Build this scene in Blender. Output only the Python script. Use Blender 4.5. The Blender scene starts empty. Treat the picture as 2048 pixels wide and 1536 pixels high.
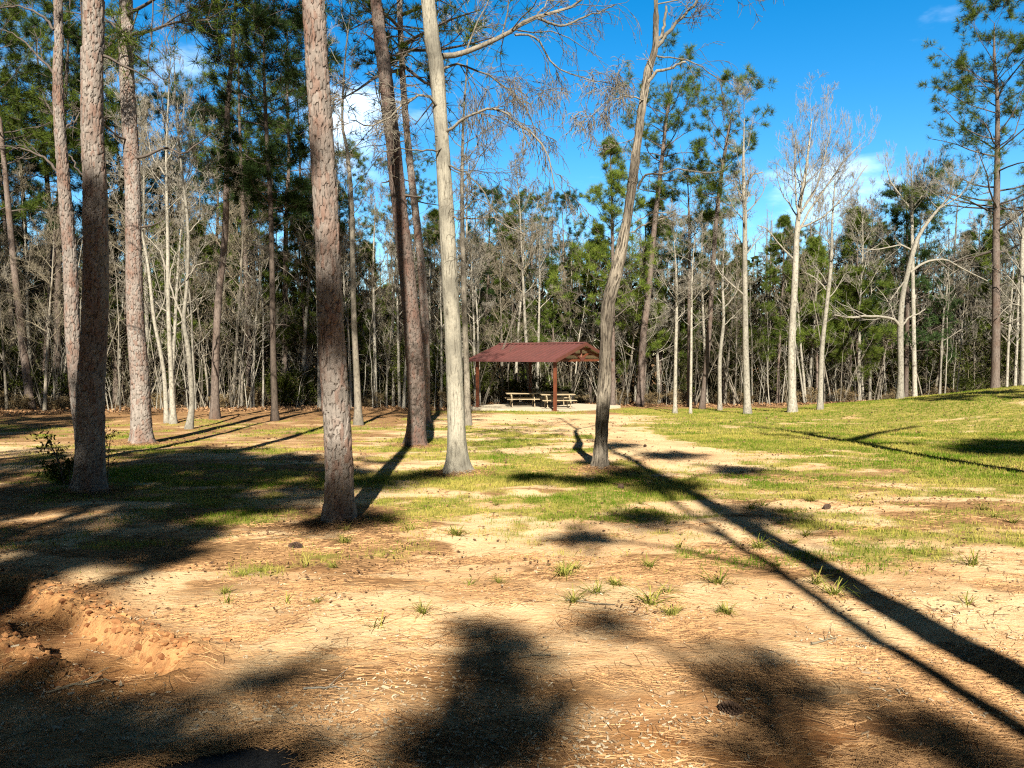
import bpy, math, random
import numpy as np
from mathutils import Vector
C = bpy.context.scene.collection
R_ = math.radians
# ------------------------------------------------------------------ camera, sky, sun, exposure
F_PX, EYE, PITCH = 1485.0, 1.6, R_(-2.24)
cam = bpy.data.objects.new('camera', bpy.data.cameras.new('camera')); C.objects.link(cam)
cam.location = (0, 0, EYE); cam.rotation_euler = (math.pi/2 + PITCH, 0, 0)
cam.data.sensor_width = 36; cam.data.lens = F_PX/2048*36
cam.data.clip_start = 0.05; cam.data.clip_end = 3000
sc = bpy.context.scene; sc.camera = cam
SUN_EL, SUN_DX = R_(35), 0.033           # sun behind the camera; shadows run away from it
SUN_TAN = math.tan(SUN_EL)
sun = bpy.data.objects.new('sun', bpy.data.lights.new('sun', 'SUN')); C.objects.link(sun)
sun.data.energy = 5.0; sun.data.angle = R_(0.53); sun.data.color = (1.0, 0.92, 0.78)
sun.rotation_euler = Vector((-SUN_DX, 1, -SUN_TAN)).to_track_quat('-Z', 'Y').to_euler()
sc.view_settings.view_transform = 'Standard'; sc.view_settings.look = 'None'
sc.view_settings.exposure = 1.58; sc.view_settings.gamma = 1
sc.cycles.max_bounces = 5; sc.cycles.diffuse_bounces = 2; sc.cycles.transparent_max_bounces = 4
sc.cycles.use_denoising = False
sc.cycles.pixel_filter_type = 'BLACKMAN_HARRIS'; sc.cycles.filter_width = 1.2

def nodes(nt, kind, **kw):
    n = nt.nodes.new(kind)
    for k, v in kw.items():
        if k.startswith('i_'):
            key = k[2:]; n.inputs[int(key) if key.isdigit() else key.replace('_', ' ')].default_value = v
        else: setattr(n, k, v)
    return n
def math_(nt, op, a, b=None, clamp=False):
    n = nt.nodes.new('ShaderNodeMath'); n.operation = op; n.use_clamp = clamp
    for i, v in enumerate((a, b)):
        if v is None: continue
        if isinstance(v, (int, float)): n.inputs[i].default_value = v
        else: nt.links.new(v, n.inputs[i])
    return n.outputs[0]
def mixc(nt, f, a, b, mode='MIX'):
    n = nt.nodes.new('ShaderNodeMix'); n.data_type = 'RGBA'; n.blend_type = mode
    for s, v in ((0, f), (6, a), (7, b)):
        if isinstance(v, (int, float)): n.inputs[s].default_value = v
        elif isinstance(v, tuple): n.inputs[s].default_value = (*v, 1) if len(v) == 3 else v
        else: nt.links.new(v, n.inputs[s])
    return n.outputs[2]
def ramp(nt, f, lo, hi):
    n = nt.nodes.new('ShaderNodeMapRange'); n.interpolation_type = 'SMOOTHSTEP'
    n.inputs[1].default_value = lo; n.inputs[2].default_value = hi
    nt.links.new(f, n.inputs[0]); return n.outputs[0]

w = bpy.data.worlds.new('World'); sc.world = w; w.use_nodes = True
nt = w.node_tree; nt.nodes.clear()
sky = nodes(nt, 'ShaderNodeTexSky', sky_type='NISHITA', sun_disc=False, sun_elevation=SUN_EL, sun_rotation=R_(180)+SUN_DX)
sky.air_density = 1.0; sky.dust_density = 0.3; sky.ozone_density = 2.0
hs = nodes(nt, 'ShaderNodeHueSaturation', i_Hue=0.497, i_Saturation=1.5, i_Value=1.0)
nt.links.new(sky.outputs[0], hs.inputs['Color'])
tc = nodes(nt, 'ShaderNodeTexCoord')
mp = nodes(nt, 'ShaderNodeMapping'); mp.inputs['Scale'].default_value = (3.2, 3.2, 9.0)
nt.links.new(tc.outputs['Generated'], mp.inputs[0])
nz = nodes(nt, 'ShaderNodeTexNoise', i_Scale=1.6, i_Detail=6.0, i_Roughness=0.58)
nt.links.new(mp.outputs[0], nz.inputs['Vector'])
def lobe(dx, dz, sharp, gain):            # a bank of cloud around one compass direction
    v = Vector((dx, 1, dz)).normalized()
    d = nodes(nt, 'ShaderNodeVectorMath', operation='DOT_PRODUCT'); d.inputs[1].default_value = v
    nt.links.new(tc.outputs['Generated'], d.inputs[0])
    return math_(nt, 'MULTIPLY', math_(nt, 'POWER', math_(nt, 'MAXIMUM', d.outputs['Value'], 0.0), sharp), gain)
bank = math_(nt, 'ADD', lobe(-0.21, 0.31, 260, .36), math_(nt, 'ADD', lobe(0.44, 0.19, 200, .24), lobe(-.58, .33, 90, .20)))
cl = ramp(nt, math_(nt, 'ADD', nz.outputs['Fac'], bank), 0.64, 1.16)
col = mixc(nt, cl, hs.outputs[0], (11.5, 13.0, 14.0))
sep = nodes(nt, 'ShaderNodeSeparateXYZ'); nt.links.new(tc.outputs['Generated'], sep.inputs[0])   # sky overhead, out of view, darkened to cut the fill light in shadows
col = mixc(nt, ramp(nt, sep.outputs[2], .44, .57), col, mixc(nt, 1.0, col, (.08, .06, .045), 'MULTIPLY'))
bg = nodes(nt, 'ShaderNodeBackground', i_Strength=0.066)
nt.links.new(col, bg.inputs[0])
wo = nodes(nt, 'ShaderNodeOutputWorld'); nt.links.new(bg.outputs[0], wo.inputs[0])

# ------------------------------------------------------------------ helpers: noise, ground height, pixels to places
def _h(ix, iy, s):
    n = (ix.astype(np.int64)*374761393 + iy.astype(np.int64)*668265263 + s*1442695041) & 0x7fffffff
    n = ((n ^ (n >> 13))*1274126177) & 0x7fffffff
    return ((n ^ (n >> 16)) & 0xffff)/65535.0
def vnoise(x, y, s=0):
    x = np.asarray(x, float); y = np.asarray(y, float)
    ix, iy = np.floor(x), np.floor(y); fx, fy = x-ix, y-iy
    fx = fx*fx*(3-2*fx); fy = fy*fy*(3-2*fy)
    a, b, c, d = _h(ix, iy, s), _h(ix+1, iy, s), _h(ix, iy+1, s), _h(ix+1, iy+1, s)
    return (a*(1-fx)+b*fx)*(1-fy)+(c*(1-fx)+d*fx)*fy
def fbm(x, y, s=0, o=4):
    v, a, t = 0, .5, 0
    for i in range(o):
        v = v+a*vnoise(x*2**i+i*17.3, y*2**i-i*9.1, s+i); t += a; a *= .55
    return v/t
def sstep(a, b, x):
    t = np.clip((x-a)/(b-a), 0, 1); return t*t*(3-2*t)
RUT = np.array([(-4.2, 5.75), (-3.3, 5.0), (-2.8, 4.6), (-2.4, 4.28), (-2.05, 4.02)])
def seg_dist(x, y, P):
    best = np.full(np.shape(x), 1e9)
    for (ax, ay), (bx, by) in zip(P[:-1], P[1:]):
        dx, dy = bx-ax, by-ay
        t = np.clip(((x-ax)*dx+(y-ay)*dy)/(dx*dx+dy*dy), 0, 1)
        best = np.minimum(best, np.hypot(x-ax-t*dx, y-ay-t*dy))
    return best
def gz(x, y, fine=True):
    x = np.asarray(x, float); y = np.asarray(y, float)
    z = -0.034*np.clip(y, -200, 75)
    z = z+1.45*sstep(11.5, 25, x)*np.exp(-((y-31)/11.0)**2)*np.exp(-(np.clip(x-30, 0, 99)/14)**2)
    z = z+.22*sstep(22, 33, y)*sstep(-4, -12, x)
    z = z+0.18*(fbm(x/7+3, y/7, 5, 3)-.5)*sstep(4, 12, np.hypot(x, y))
    if fine:
        z = z+0.055*(fbm(x/.75, y/.9, 11, 4)-.5)*sstep(60, 20, y)+.02*(fbm(x*5, y*5, 31, 2)-.5)*sstep(14, 7, y)
        d = seg_dist(x+.10*(fbm(x*2.2, y*2.2, 41, 3)-.5), y+.10*(fbm(x*2.2, y*2.2, 43, 3)-.5), RUT)
        lump = fbm(x*7, y*7, 51, 3)
        near = sstep(10, 7, y)
        z = z-near*.095*sstep(.22, .15, d)+near*sstep(.13, .19, d)*sstep(.55, .24, d)*(.012+.10*(lump-.40)+.035*(fbm(x*19, y*19, 53, 2)-.5))
        z = z+near*.022*np.exp(-(((x+2.75)/.7)**2+((y-4.15)/.3)**2))*(.4+1.2*lump)
    return z
def ray(px, py):
    a, b = (px-1024)/F_PX, (768-py)/F_PX
    return np.array([a, math.cos(PITCH)-b*math.sin(PITCH), math.sin(PITCH)+b*math.cos(PITCH)])
def at(px, py, Y):                         # the place seen at (px, py) of the photograph, Y metres away
    d = ray(px, py); return np.array([0, 0, EYE])+d*(Y/d[1])
def onground(px, py):
    d = ray(px, py); lo, hi = 1.0, 90.0
    for Y in np.arange(2, 90, .25):
        p = np.array([0, 0, EYE])+d*(Y/d[1])
        if p[2] < gz(p[0], p[1], False): break
    return np.array([p[0], p[1], float(gz(p[0], p[1]))])

# ------------------------------------------------------------------ helpers: meshes and objects
class MB:
    def __init__(s): s.v, s.f, s.m, s.a, s.n, s.extra = [], [], [], [], 0, {}
    def add(s, V, Fc, mat=0, val=0.0, vert=None):
        V = np.asarray(V, float).reshape(-1, 3); Fc = np.asarray(Fc, np.int64)
        s.v.append(V); s.f.append(Fc+s.n); s.n += len(V)
        s.m.append(np.full(len(Fc), mat, np.int32))
        if vert is None:
            val = np.asarray(val, float)
            vert = np.full(len(V), float(val)) if val.ndim == 0 else np.asarray(val)
        s.a.append(vert)
        return s
    def mesh(s, name, mats, smooth=False):
        me = bpy.data.meshes.new(name)
        V = np.concatenate(s.v); me.vertices.add(len(V)); me.vertices.foreach_set('co', V.ravel().astype(np.float32))
        tot = np.concatenate([np.full(len(f), f.shape[1]) for f in s.f]).astype(np.int32)
        lp = np.concatenate([f.ravel() for f in s.f]).astype(np.int32)
        me.loops.add(len(lp)); me.loops.foreach_set('vertex_index', lp)
        me.polygons.add(len(tot)); st = np.zeros(len(tot), np.int32); st[1:] = np.cumsum(tot)[:-1]
        me.polygons.foreach_set('loop_start', st)
        for m in (mats if isinstance(mats, (list, tuple)) else [mats]): me.materials.append(m)
        me.polygons.foreach_set('material_index', np.concatenate(s.m))
        me.polygons.foreach_set('use_smooth', np.full(len(tot), bool(smooth)))
        at_ = me.attributes.new('v', 'FLOAT', 'POINT'); at_.data.foreach_set('value', np.concatenate(s.a).astype(np.float32))
        for k_, ar in s.extra.items(): me.attributes.new(k_, 'FLOAT', 'POINT').data.foreach_set('value', np.asarray(ar, np.float32))
        me.update(calc_edges=True); me.validate(); return me
    def obj(s, name, mats, parent=None, smooth=False, loc=None):
        o = bpy.data.objects.new(name, s.mesh(name, mats, smooth)); C.objects.link(o)
        if parent is not None: o.parent = parent
        if loc is not None: o.location = loc
        return o
def tag(o, label=None, cat=None, group=None, kind=None):
    if label: o['label'] = label
    if cat: o['category'] = cat
    if group: o['group'] = group
    if kind: o['kind'] = kind
    return o
def empty(name, loc, label, cat, group=None):
    o = bpy.data.objects.new(name, None); C.objects.link(o); o.location = loc; o.empty_display_size = .2
    return tag(o, label, cat, group)
def copy_tree(o, parent=None):
    c = o.copy(); C.objects.link(c)
    if parent is not None: c.parent = parent
    for ch in list(o.children): copy_tree(ch, c)
    return c
def norm(a): return a/np.maximum(np.linalg.norm(a, axis=-1, keepdims=True), 1e-9)
def tubes(mb, P, Rr, s=4, mat=0, val=0.0):   # a batch of tapering tubes; P (B,n,3), Rr (B,n)
    P = np.asarray(P, float); Rr = np.asarray(Rr, float)
    if P.ndim == 2: P, Rr = P[None], Rr[None]
    B, n, _ = P.shape
    T = norm(np.gradient(P, axis=1)); mt = norm(P[:, -1]-P[:, 0])
    ref = np.where(np.abs(mt[:, 2:3]) > .8, np.array([[1., 0, 0]]), np.array([[0, 0, 1.]]))[:, None, :]
    N = norm(np.cross(T, np.broadcast_to(ref, T.shape))); Bn = np.cross(T, N)
    th = np.arange(s)*2*np.pi/s
    V = P[:, :, None]+Rr[:, :, None, None]*(np.cos(th)[:, None]*N[:, :, None]+np.sin(th)[:, None]*Bn[:, :, None])
    b, i, k = np.meshgrid(np.arange(B), np.arange(n-1), np.arange(s), indexing='ij')
    idx = lambda i_, k_: b*n*s+i_*s+(k_ % s)
    Fc = np.stack([idx(i, k), idx(i, k+1), idx(i+1, k+1), idx(i+1, k)], -1).reshape(-1, 4)
    mb.add(V.reshape(-1, 3), Fc, mat, val)
def box(mb, x0, x1, y0, y1, z0, z1, mat=0, M=None):
    V = np.array([(x, y, z) for z in (z0, z1) for y in (y0, y1) for x in (x0, x1)], float)
    if M is not None: V = M(V)
    mb.add(V, [(0, 2, 3, 1), (4, 5, 7, 6), (0, 1, 5, 4), (2, 6, 7, 3), (0, 4, 6, 2), (1, 3, 7, 5)], mat)
def bar(mb, a, b, wx, wz, mat=0, side=None):   # a squared timber or tube from a to b
    a, b = np.array(a, float), np.array(b, float); t = norm(b-a)
    u = np.array(side, float) if side is not None else (np.array([0, 0, 1.]) if abs(t[2]) < .9 else np.array([1., 0, 0]))
    u = norm(u-t*np.dot(u, t)); v = np.cross(t, u)
    V = np.array([p+sx*v*wx/2+sz*u*wz/2 for p in (a, b) for sx, sz in ((-1, -1), (1, -1), (1, 1), (-1, 1))])
    mb.add(V, [(0, 3, 2, 1), (4, 5, 6, 7), (0, 1, 5, 4), (1, 2, 6, 5), (2, 3, 7, 6), (3, 0, 4, 7)], mat)
def curve_pts(K, n):                       # Catmull-Rom through the rows of K
    K = np.asarray(K, float)
    if len(K) == 2: return K[0]+(K[1]-K[0])*np.linspace(0, 1, n)[:, None]
    Q = np.vstack([2*K[0]-K[1], K, 2*K[-1]-K[-2]]); t = np.linspace(0, len(K)-1-1e-6, n)
    i = t.astype(int); f = (t-i)[:, None]; p0, p1, p2, p3 = Q[i], Q[i+1], Q[i+2], Q[i+3]
    return .5*(2*p1+(p2-p0)*f+(2*p0-5*p1+4*p2-p3)*f*f+(3*p1-p0-3*p2+p3)*f**3)

# ------------------------------------------------------------------ materials
def mat(name):
    m = bpy.data.materials.new(name); m.use_nodes = True; m.node_tree.nodes.clear(); return m, m.node_tree
def out(nt, sh):
    o = nt.nodes.new('ShaderNodeOutputMaterial'); nt.links.new(sh, o.inputs[0])
def noise(nt, scale, detail=4, rough=.6, vec=None, sc3=None):
    if sc3 is not None:
        mpn = nodes(nt, 'ShaderNodeMapping'); mpn.inputs['Scale'].default_value = sc3; nt.links.new(vec, mpn.inputs[0]); vec = mpn.outputs[0]
    n = nodes(nt, 'ShaderNodeTexNoise', i_Scale=scale, i_Detail=float(detail), i_Roughness=rough)
    if vec is not None: nt.links.new(vec, n.inputs['Vector'])
    return n.outputs['Fac']
def princ(nt, colr, rough=.85, spec=.2, bump=None, bstr=.5, bdist=.02):
    p = nodes(nt, 'ShaderNodeBsdfPrincipled'); p.inputs['Specular IOR Level'].default_value = spec
    p.inputs['Roughness'].default_value = rough
    if isinstance(colr, tuple): p.inputs['Base Color'].default_value = (*colr, 1)
    else: nt.links.new(colr, p.inputs['Base Color'])
    if bump is not None:
        b = nodes(nt, 'ShaderNodeBump', i_Strength=bstr, i_Distance=bdist); nt.links.new(bump, b.inputs['Height']); nt.links.new(b.outputs[0], p.inputs['Normal'])
    return p.outputs[0]
def attr(nt, name='v'): return nodes(nt, 'ShaderNodeAttribute', attribute_name=name).outputs['Fac']
def leaf_mat(name, a, b, trans=.25, dead=None, spread=.3):
    m, nt = mat(name)
    c = mixc(nt, attr(nt), a, b)
    if dead: c = mixc(nt, ramp(nt, attr(nt), .90, .93), c, dead)
    oi = nodes(nt, 'ShaderNodeObjectInfo')
    h = nodes(nt, 'ShaderNodeHueSaturation'); nt.links.new(c, h.inputs['Color'])
    nt.links.new(math_(nt, 'ADD', math_(nt, 'MULTIPLY', oi.outputs['Random'], spread*2), 1-spread), h.inputs['Value'])
    d = nodes(nt, 'ShaderNodeBsdfDiffuse'); t = nodes(nt, 'ShaderNodeBsdfTranslucent'); mx = nodes(nt, 'ShaderNodeMixShader', i_0=trans)
    nt.links.new(h.outputs[0], d.inputs[0]); nt.links.new(h.outputs[0], t.inputs[0])
    nt.links.new(d.outputs[0], mx.inputs[1]); nt.links.new(t.outputs[0], mx.inputs[2]); out(nt, mx.outputs[0]); return m
def bark_mat(name, light, dark, patch, near=False, stretch=(9, 9, 2.2), patchy=.55, spread=.22):
    m, nt = mat(name); tcn = nodes(nt, 'ShaderNodeTexCoord').outputs['Object']
    n1 = noise(nt, 3.0, 6, .7, tcn, stretch); n2 = noise(nt, 2.2, 4, .6, tcn, (1, 1, .5)); n3 = noise(nt, 40, 3, .6, tcn, (1, 1, .6))
    c = mixc(nt, ramp(nt, n2, patchy-.12, patchy+.12), light, patch)
    c = mixc(nt, math_(nt, 'MULTIPLY', ramp(nt, n3, .35, .7), .45), c, tuple(x*.55 for x in light))
    if near:
        n4 = noise(nt, 1.0, 5, .65, tcn, (34, 34, 5)); h = math_(nt, 'ADD', ramp(nt, attr(nt), 0, .2), math_(nt, 'MULTIPLY', n4, .8)); f = ramp(nt, math_(nt, 'ADD', attr(nt), math_(nt, 'MULTIPLY', n4, .55 if near == 'plates' else 1.0)), *((.25, .46) if near == 'plates' else (.50, .84))); ce = attr(nt, 'cell')
        if near == 'plates': c = mixc(nt, math_(nt, 'MULTIPLY', ramp(nt, ce, .55, .95), .75), mixc(nt, math_(nt, 'MULTIPLY', ramp(nt, ce, .5, .05), .6), c, tuple(x*.5 for x in light)), patch)
    else: h = n1; f = ramp(nt, n1, .36, .54)
    c = mixc(nt, math_(nt, 'MULTIPLY', math_(nt, 'SUBTRACT', 1.0, f), .82), c, dark); c = mixc(nt, math_(nt, 'MULTIPLY', ramp(nt, noise(nt, 1.0, 4, .6, tcn, (7, 7, 1.6)), .48, .72), .5), c, tuple(x*.62 for x in light))
    oi = nodes(nt, 'ShaderNodeObjectInfo'); hsn = nodes(nt, 'ShaderNodeHueSaturation'); nt.links.new(c, hsn.inputs['Color'])
    nt.links.new(math_(nt, 'ADD', math_(nt, 'MULTIPLY', oi.outputs['Random'], spread*2), 1-spread), hsn.inputs['Value'])
    bh = math_(nt, 'ADD', h, math_(nt, 'MULTIPLY', n3, .6))
    out(nt, princ(nt, hsn.outputs[0], .9, .1, bh, .9, .015)); return m
def plain_mat(name, a, b, scale=6, rough=.8, spec=.2, sc3=(1, 1, 1), bstr=.3):
    m, nt = mat(name); tcn = nodes(nt, 'ShaderNodeTexCoord').outputs['Object']
    n = noise(nt, scale, 5, .65, tcn, sc3)
    out(nt, princ(nt, mixc(nt, ramp(nt, n, .3, .7), a, b), rough, spec, n, bstr, .01)); return m
def attr_mat(name, a, b, rough=.8, spec=.2):
    m, nt = mat(name); out(nt, princ(nt, mixc(nt, attr(nt), a, b), rough, spec)); return m

M_bark_near = bark_mat('pine_bark_plates', (.242, .212, .188), (.034, .025, .020), (.15, .088, .066), 'plates', patchy=.56, spread=.1)
M_bark_near_shaded = bark_mat('shaded_pine_bark_plates', (.135, .11, .095), (.018, .014, .012), (.10, .058, .045), 'plates', patchy=.54, spread=.05)  # shade over the leaning pine's trunk put into a darker bark colour
M_bark_pine = bark_mat('pine_bark', (.145, .116, .098), (.035, .026, .022), (.10, .066, .05))
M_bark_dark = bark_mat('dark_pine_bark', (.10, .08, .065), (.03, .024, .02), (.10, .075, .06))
M_bark_pale = bark_mat('pale_hardwood_bark', (.275, .255, .205), (.06, .052, .04), (.12, .112, .092), True, patchy=.55, spread=.05)
M_bark_rough = bark_mat('rough_hardwood_bark', (.27, .235, .185), (.025, .02, .016), (.07, .058, .045), True, patchy=.46, spread=.05)
M_bark_white = bark_mat('white_hardwood_bark', (.28, .26, .215), (.085, .075, .06), (.17, .157, .13), False, (5, 5, 3), .58)
M_bark_grey = bark_mat('grey_hardwood_bark', (.22, .195, .155), (.07, .06, .05), (.14, .125, .1), False, (6, 6, 2.5), .5)
M_twig_white = plain_mat('white_twig_bark', (.24, .22, .18), (.15, .135, .11), 8)
M_twig_grey = plain_mat('grey_twig_bark', (.185, .16, .11), (.12, .10, .072), 8)
M_twig_dark = plain_mat('dark_twig_bark', (.10, .08, .065), (.055, .045, .04), 8)
M_needle = leaf_mat('pine_needles', (.030, .052, .010), (.10, .13, .024), .2)
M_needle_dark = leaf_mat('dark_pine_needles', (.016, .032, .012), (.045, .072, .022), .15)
M_needle_young = leaf_mat('young_pine_needles', (.045, .075, .012), (.125, .155, .028), .2)
M_ever = leaf_mat('evergreen_leaves', (.012, .020, .005), (.075, .088, .016), .15)
M_brush = leaf_mat('dry_brush_leaves', (.11, .075, .04), (.22, .17, .09), .2)
M_wood_mass = leaf_mat('far_wood_leaves', (.007, .010, .004), (.042, .046, .014), .1)  # shade inside the wood put into very dark leaf colours
M_grass = leaf_mat('grass_blades', (.075, .14, .008), (.36, .31, .075), .3, spread=0)

# ------------------------------------------------------------------ the setting: ground and road
def cover(x, y):                           # how much grass / straw litter / orange clay lies where
    n1, n2 = fbm(x/1.9, y/1.5, 71, 4), fbm(x/.55, y/.45, 73, 3)
    lawn = sstep(2.5, 8, x+.32*(y-16))*sstep(7.0, 11, y+.12*x)
    mid = .66*sstep(7.0, 10.5, y)*sstep(31, 24, y)*sstep(-13, -8, x)
    thin = .52*sstep(5.0, 7.2, y)
    back = .75*sstep(24, 28, y)*sstep(6.5, 9, x)
    path = np.exp(-((x-2.9-.06*(y-15))/1.3)**2)*sstep(13, 16, y)
    pad = np.exp(-(((x-2.2)/4.6)**2+((y-31.5)/4.5)**2))
    g = np.maximum.reduce([lawn*1.22, mid, thin, back])-.75*path-1.1*pad
    g = g*(1-.8*sstep(24, 30, y)*sstep(-2.5, -6, x))*(1-.48*sstep(-1.8, -4.2, x)*sstep(24, 16, y))*sstep(45, 38, y)
    g = np.clip(.92*g+1.7*(n1-.53)+1.5*(n2-.5), 0, 1)*sstep(0.02, .25, g)
    straw = .25*sstep(15, 22, y)*sstep(-1.5, -5.5, x)+.3*sstep(25, 31, y)*sstep(-1.5, -5.5, x)+.95*sstep(33.5, 37, y-.1*np.abs(x))
    straw = straw+.42*sstep(5.5, 8, y)*sstep(-1, -4.5, x)+.42*sstep(4.9, 3.7, y)+.10+.16*sstep(9.5, 6, y)
    straw = straw+.8*sstep(.51, .61, fbm(x/1.7, y/1.0, 85, 4))*sstep(5.0, 6.5, y)*sstep(15, 12, y)
    straw = np.clip(straw+1.3*(fbm(x/.9, y/.5, 81, 4)-.5), 0, 1)
    d = seg_dist(x, y, RUT)
    clay = sstep(.75, .3, d)*sstep(10, 8, y)+.9*np.exp(-(((x-.95)/.75)**2+((y-3.12)/.22)**2))+.5*np.exp(-(((x-6)/1.2)**2+((y-7.2)/.35)**2))
    clay = clay+.7*sstep(.50, .66, fbm(x/.9, y/.6, 87, 4))*sstep(8, 4, y)
    return g, straw, np.clip(clay, 0, 1)
def axis(parts):
    a = []
    for lo, hi, st in parts: a += list(np.arange(lo, hi, st))
    return np.array(a)
ys = axis([(-140, -20, 12), (-20, 2.4, 1.4), (2.4, 7.5, .032), (7.5, 12, .06), (12, 20, .12), (20, 46, .3), (46, 80, 2), (80, 200, 15), (200, 1500, 100)])
xr = axis([(0, 3.2, .035), (3.2, 6, .07), (6, 12, .15), (12, 30, .35), (30, 60, 2), (60, 160, 10), (160, 1200, 80)])
xs = np.concatenate([-xr[::-1][:-1], xr])
GX, GY = np.meshgrid(xs, ys); nx, ny = len(xs), len(ys)
GZ = gz(GX, GY)
i, j = np.meshgrid(np.arange(ny-1), np.arange(nx-1), indexing='ij')
gm = MB().add(np.stack([GX, GY, GZ], -1).reshape(-1, 3), np.stack([i*nx+j, i*nx+j+1, (i+1)*nx+j+1, (i+1)*nx+j], -1).reshape(-1, 4))
m, nt = mat('sandy_ground')
pos = nodes(nt, 'ShaderNodeNewGeometry').outputs['Position']
n_big, n_mid, n_fine = noise(nt, .9, 5, .6, pos), noise(nt, 5, 5, .65, pos), noise(nt, 38, 4, .7, pos)
n_str = noise(nt, 9, 5, .7, pos, (1, 4.5, 1)); n_speck = noise(nt, 75, 2, .5, pos)
sand = mixc(nt, ramp(nt, n_big, .35, .65), (.54, .345, .185), (.61, .455, .265))
sand = mixc(nt, math_(nt, 'MULTIPLY', ramp(nt, n_fine, .45, .7), .35), sand, (.37, .21, .10))
sand = mixc(nt, math_(nt, 'MULTIPLY', ramp(nt, n_speck, .66, .74), .6), sand, (.16, .10, .06))
straw_c = mixc(nt, ramp(nt, n_str, .35, .65), (.10, .052, .025), (.38, .225, .105))
fs = ramp(nt, math_(nt, 'ADD', math_(nt, 'MULTIPLY', attr(nt, 'straw'), .75), math_(nt, 'MULTIPLY', n_str, .55)), .52, .86)
c = mixc(nt, fs, sand, straw_c)
clay_c = mixc(nt, ramp(nt, n_mid, .35, .65), (.19, .078, .028), (.36, .185, .072))
c = mixc(nt, math_(nt, 'MULTIPLY', attr(nt, 'clay'), .85), c, clay_c)
grass_c = mixc(nt, ramp(nt, n_mid, .35, .65), (.12, .135, .018), (.34, .27, .085))
fg = ramp(nt, math_(nt, 'ADD', math_(nt, 'MULTIPLY', attr(nt, 'v'), .8), math_(nt, 'MULTIPLY', n_mid, .5)), .46, .80)
c = mixc(nt, fg, c, grass_c)
hgt = math_(nt, 'ADD', math_(nt, 'MULTIPLY', n_mid, .6), math_(nt, 'ADD', math_(nt, 'MULTIPLY', n_fine, .35), math_(nt, 'MULTIPLY', n_str, .35)))
out(nt, princ(nt, c, .95, .05, hgt, .8, .045))
gmesh = None
g_, s_, c_ = cover(GX, GY)
gm.a = [g_.ravel()]
ground = gm.obj('ground', m, smooth=True); tag(ground, kind='structure')
for nm, arr in (('straw', s_), ('clay', c_)):
    a_ = ground.data.attributes.new(nm, 'FLOAT', 'POINT'); a_.data.foreach_set('value', arr.ravel().astype(np.float32))
# the asphalt edge the photographer stands on
edge = [(-9, 2.4), (-2.35, 2.66), (-1.75, 2.78), (-1.42, 2.98), (-1.2, 3.09), (-.98, 3.12), (-.86, 3.05), (-.8, 2.93), (.4, 2.84), (9, 2.4)]
E = curve_pts([(*p, 0) for p in edge], 90)[:, :2]; E[:, 1] += .03*(fbm(E[:, 0]*9, E[:, 0]*3, 91, 3)-.5)
top = np.column_stack([E, gz(E[:, 0], E[:, 1])+.022]); mid_ = top.copy(); mid_[:, 1] -= .25; mid_[:, 2] = gz(mid_[:, 0], mid_[:, 1], False)+.045
back_ = top.copy(); back_[:, 1] = -7; back_[:, 2] = .034*7+.2; low = top.copy(); low[:, 2] -= .06; n = len(E)
V = np.vstack([low, top, mid_, back_]); k = np.arange(n-1)
Fc = np.vstack([np.stack([r*n+k, r*n+k+1, (r+1)*n+k+1, (r+1)*n+k], -1) for r in range(3)])
road = MB().add(V, Fc).obj('road', plain_mat('asphalt', (.012, .012, .012), (.04, .038, .036), 60, .9, .2, bstr=.8)); tag(road, kind='structure')

# ------------------------------------------------------------------ tree growing
def plates(u, v, per, seed, cu=.043, cv=.125):   # bark plates: distance to the nearest crack and a number per plate, wrapped round the trunk
    nu = max(5, int(round(per/cu))); U = u/per*nu; Vv = v/cv
    ca, sa = np.cos(u/per*2*np.pi), np.sin(u/per*2*np.pi)
    U = U+.7*(fbm(ca*3+v*9+50, sa*3+v*3, seed+21, 3)-.5); Vv = Vv+.9*(fbm(ca*4+v*5+9, sa*4-v*4, seed+22, 3)-.5)
    iu, iv = np.floor(U), np.floor(Vv); f1 = np.full(u.shape, 9.); f2 = f1.copy(); cell = np.zeros(u.shape)
    for a in (-1, 0, 1):
        for b in (-1, 0, 1):
            ju, jv = (iu+a) % nu, iv+b
            du = iu+a+.1+.8*_h(ju, jv, seed)-U; dv = jv+.05+.9*_h(ju, jv, seed+7)-Vv
            d = np.hypot(du, dv); cell = np.where(d < f1, _h(ju, jv, seed+13), cell)
            f2 = np.minimum(f2, np.maximum(f1, d)); f1 = np.minimum(f1, d)
    return f2-f1, cell
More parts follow.
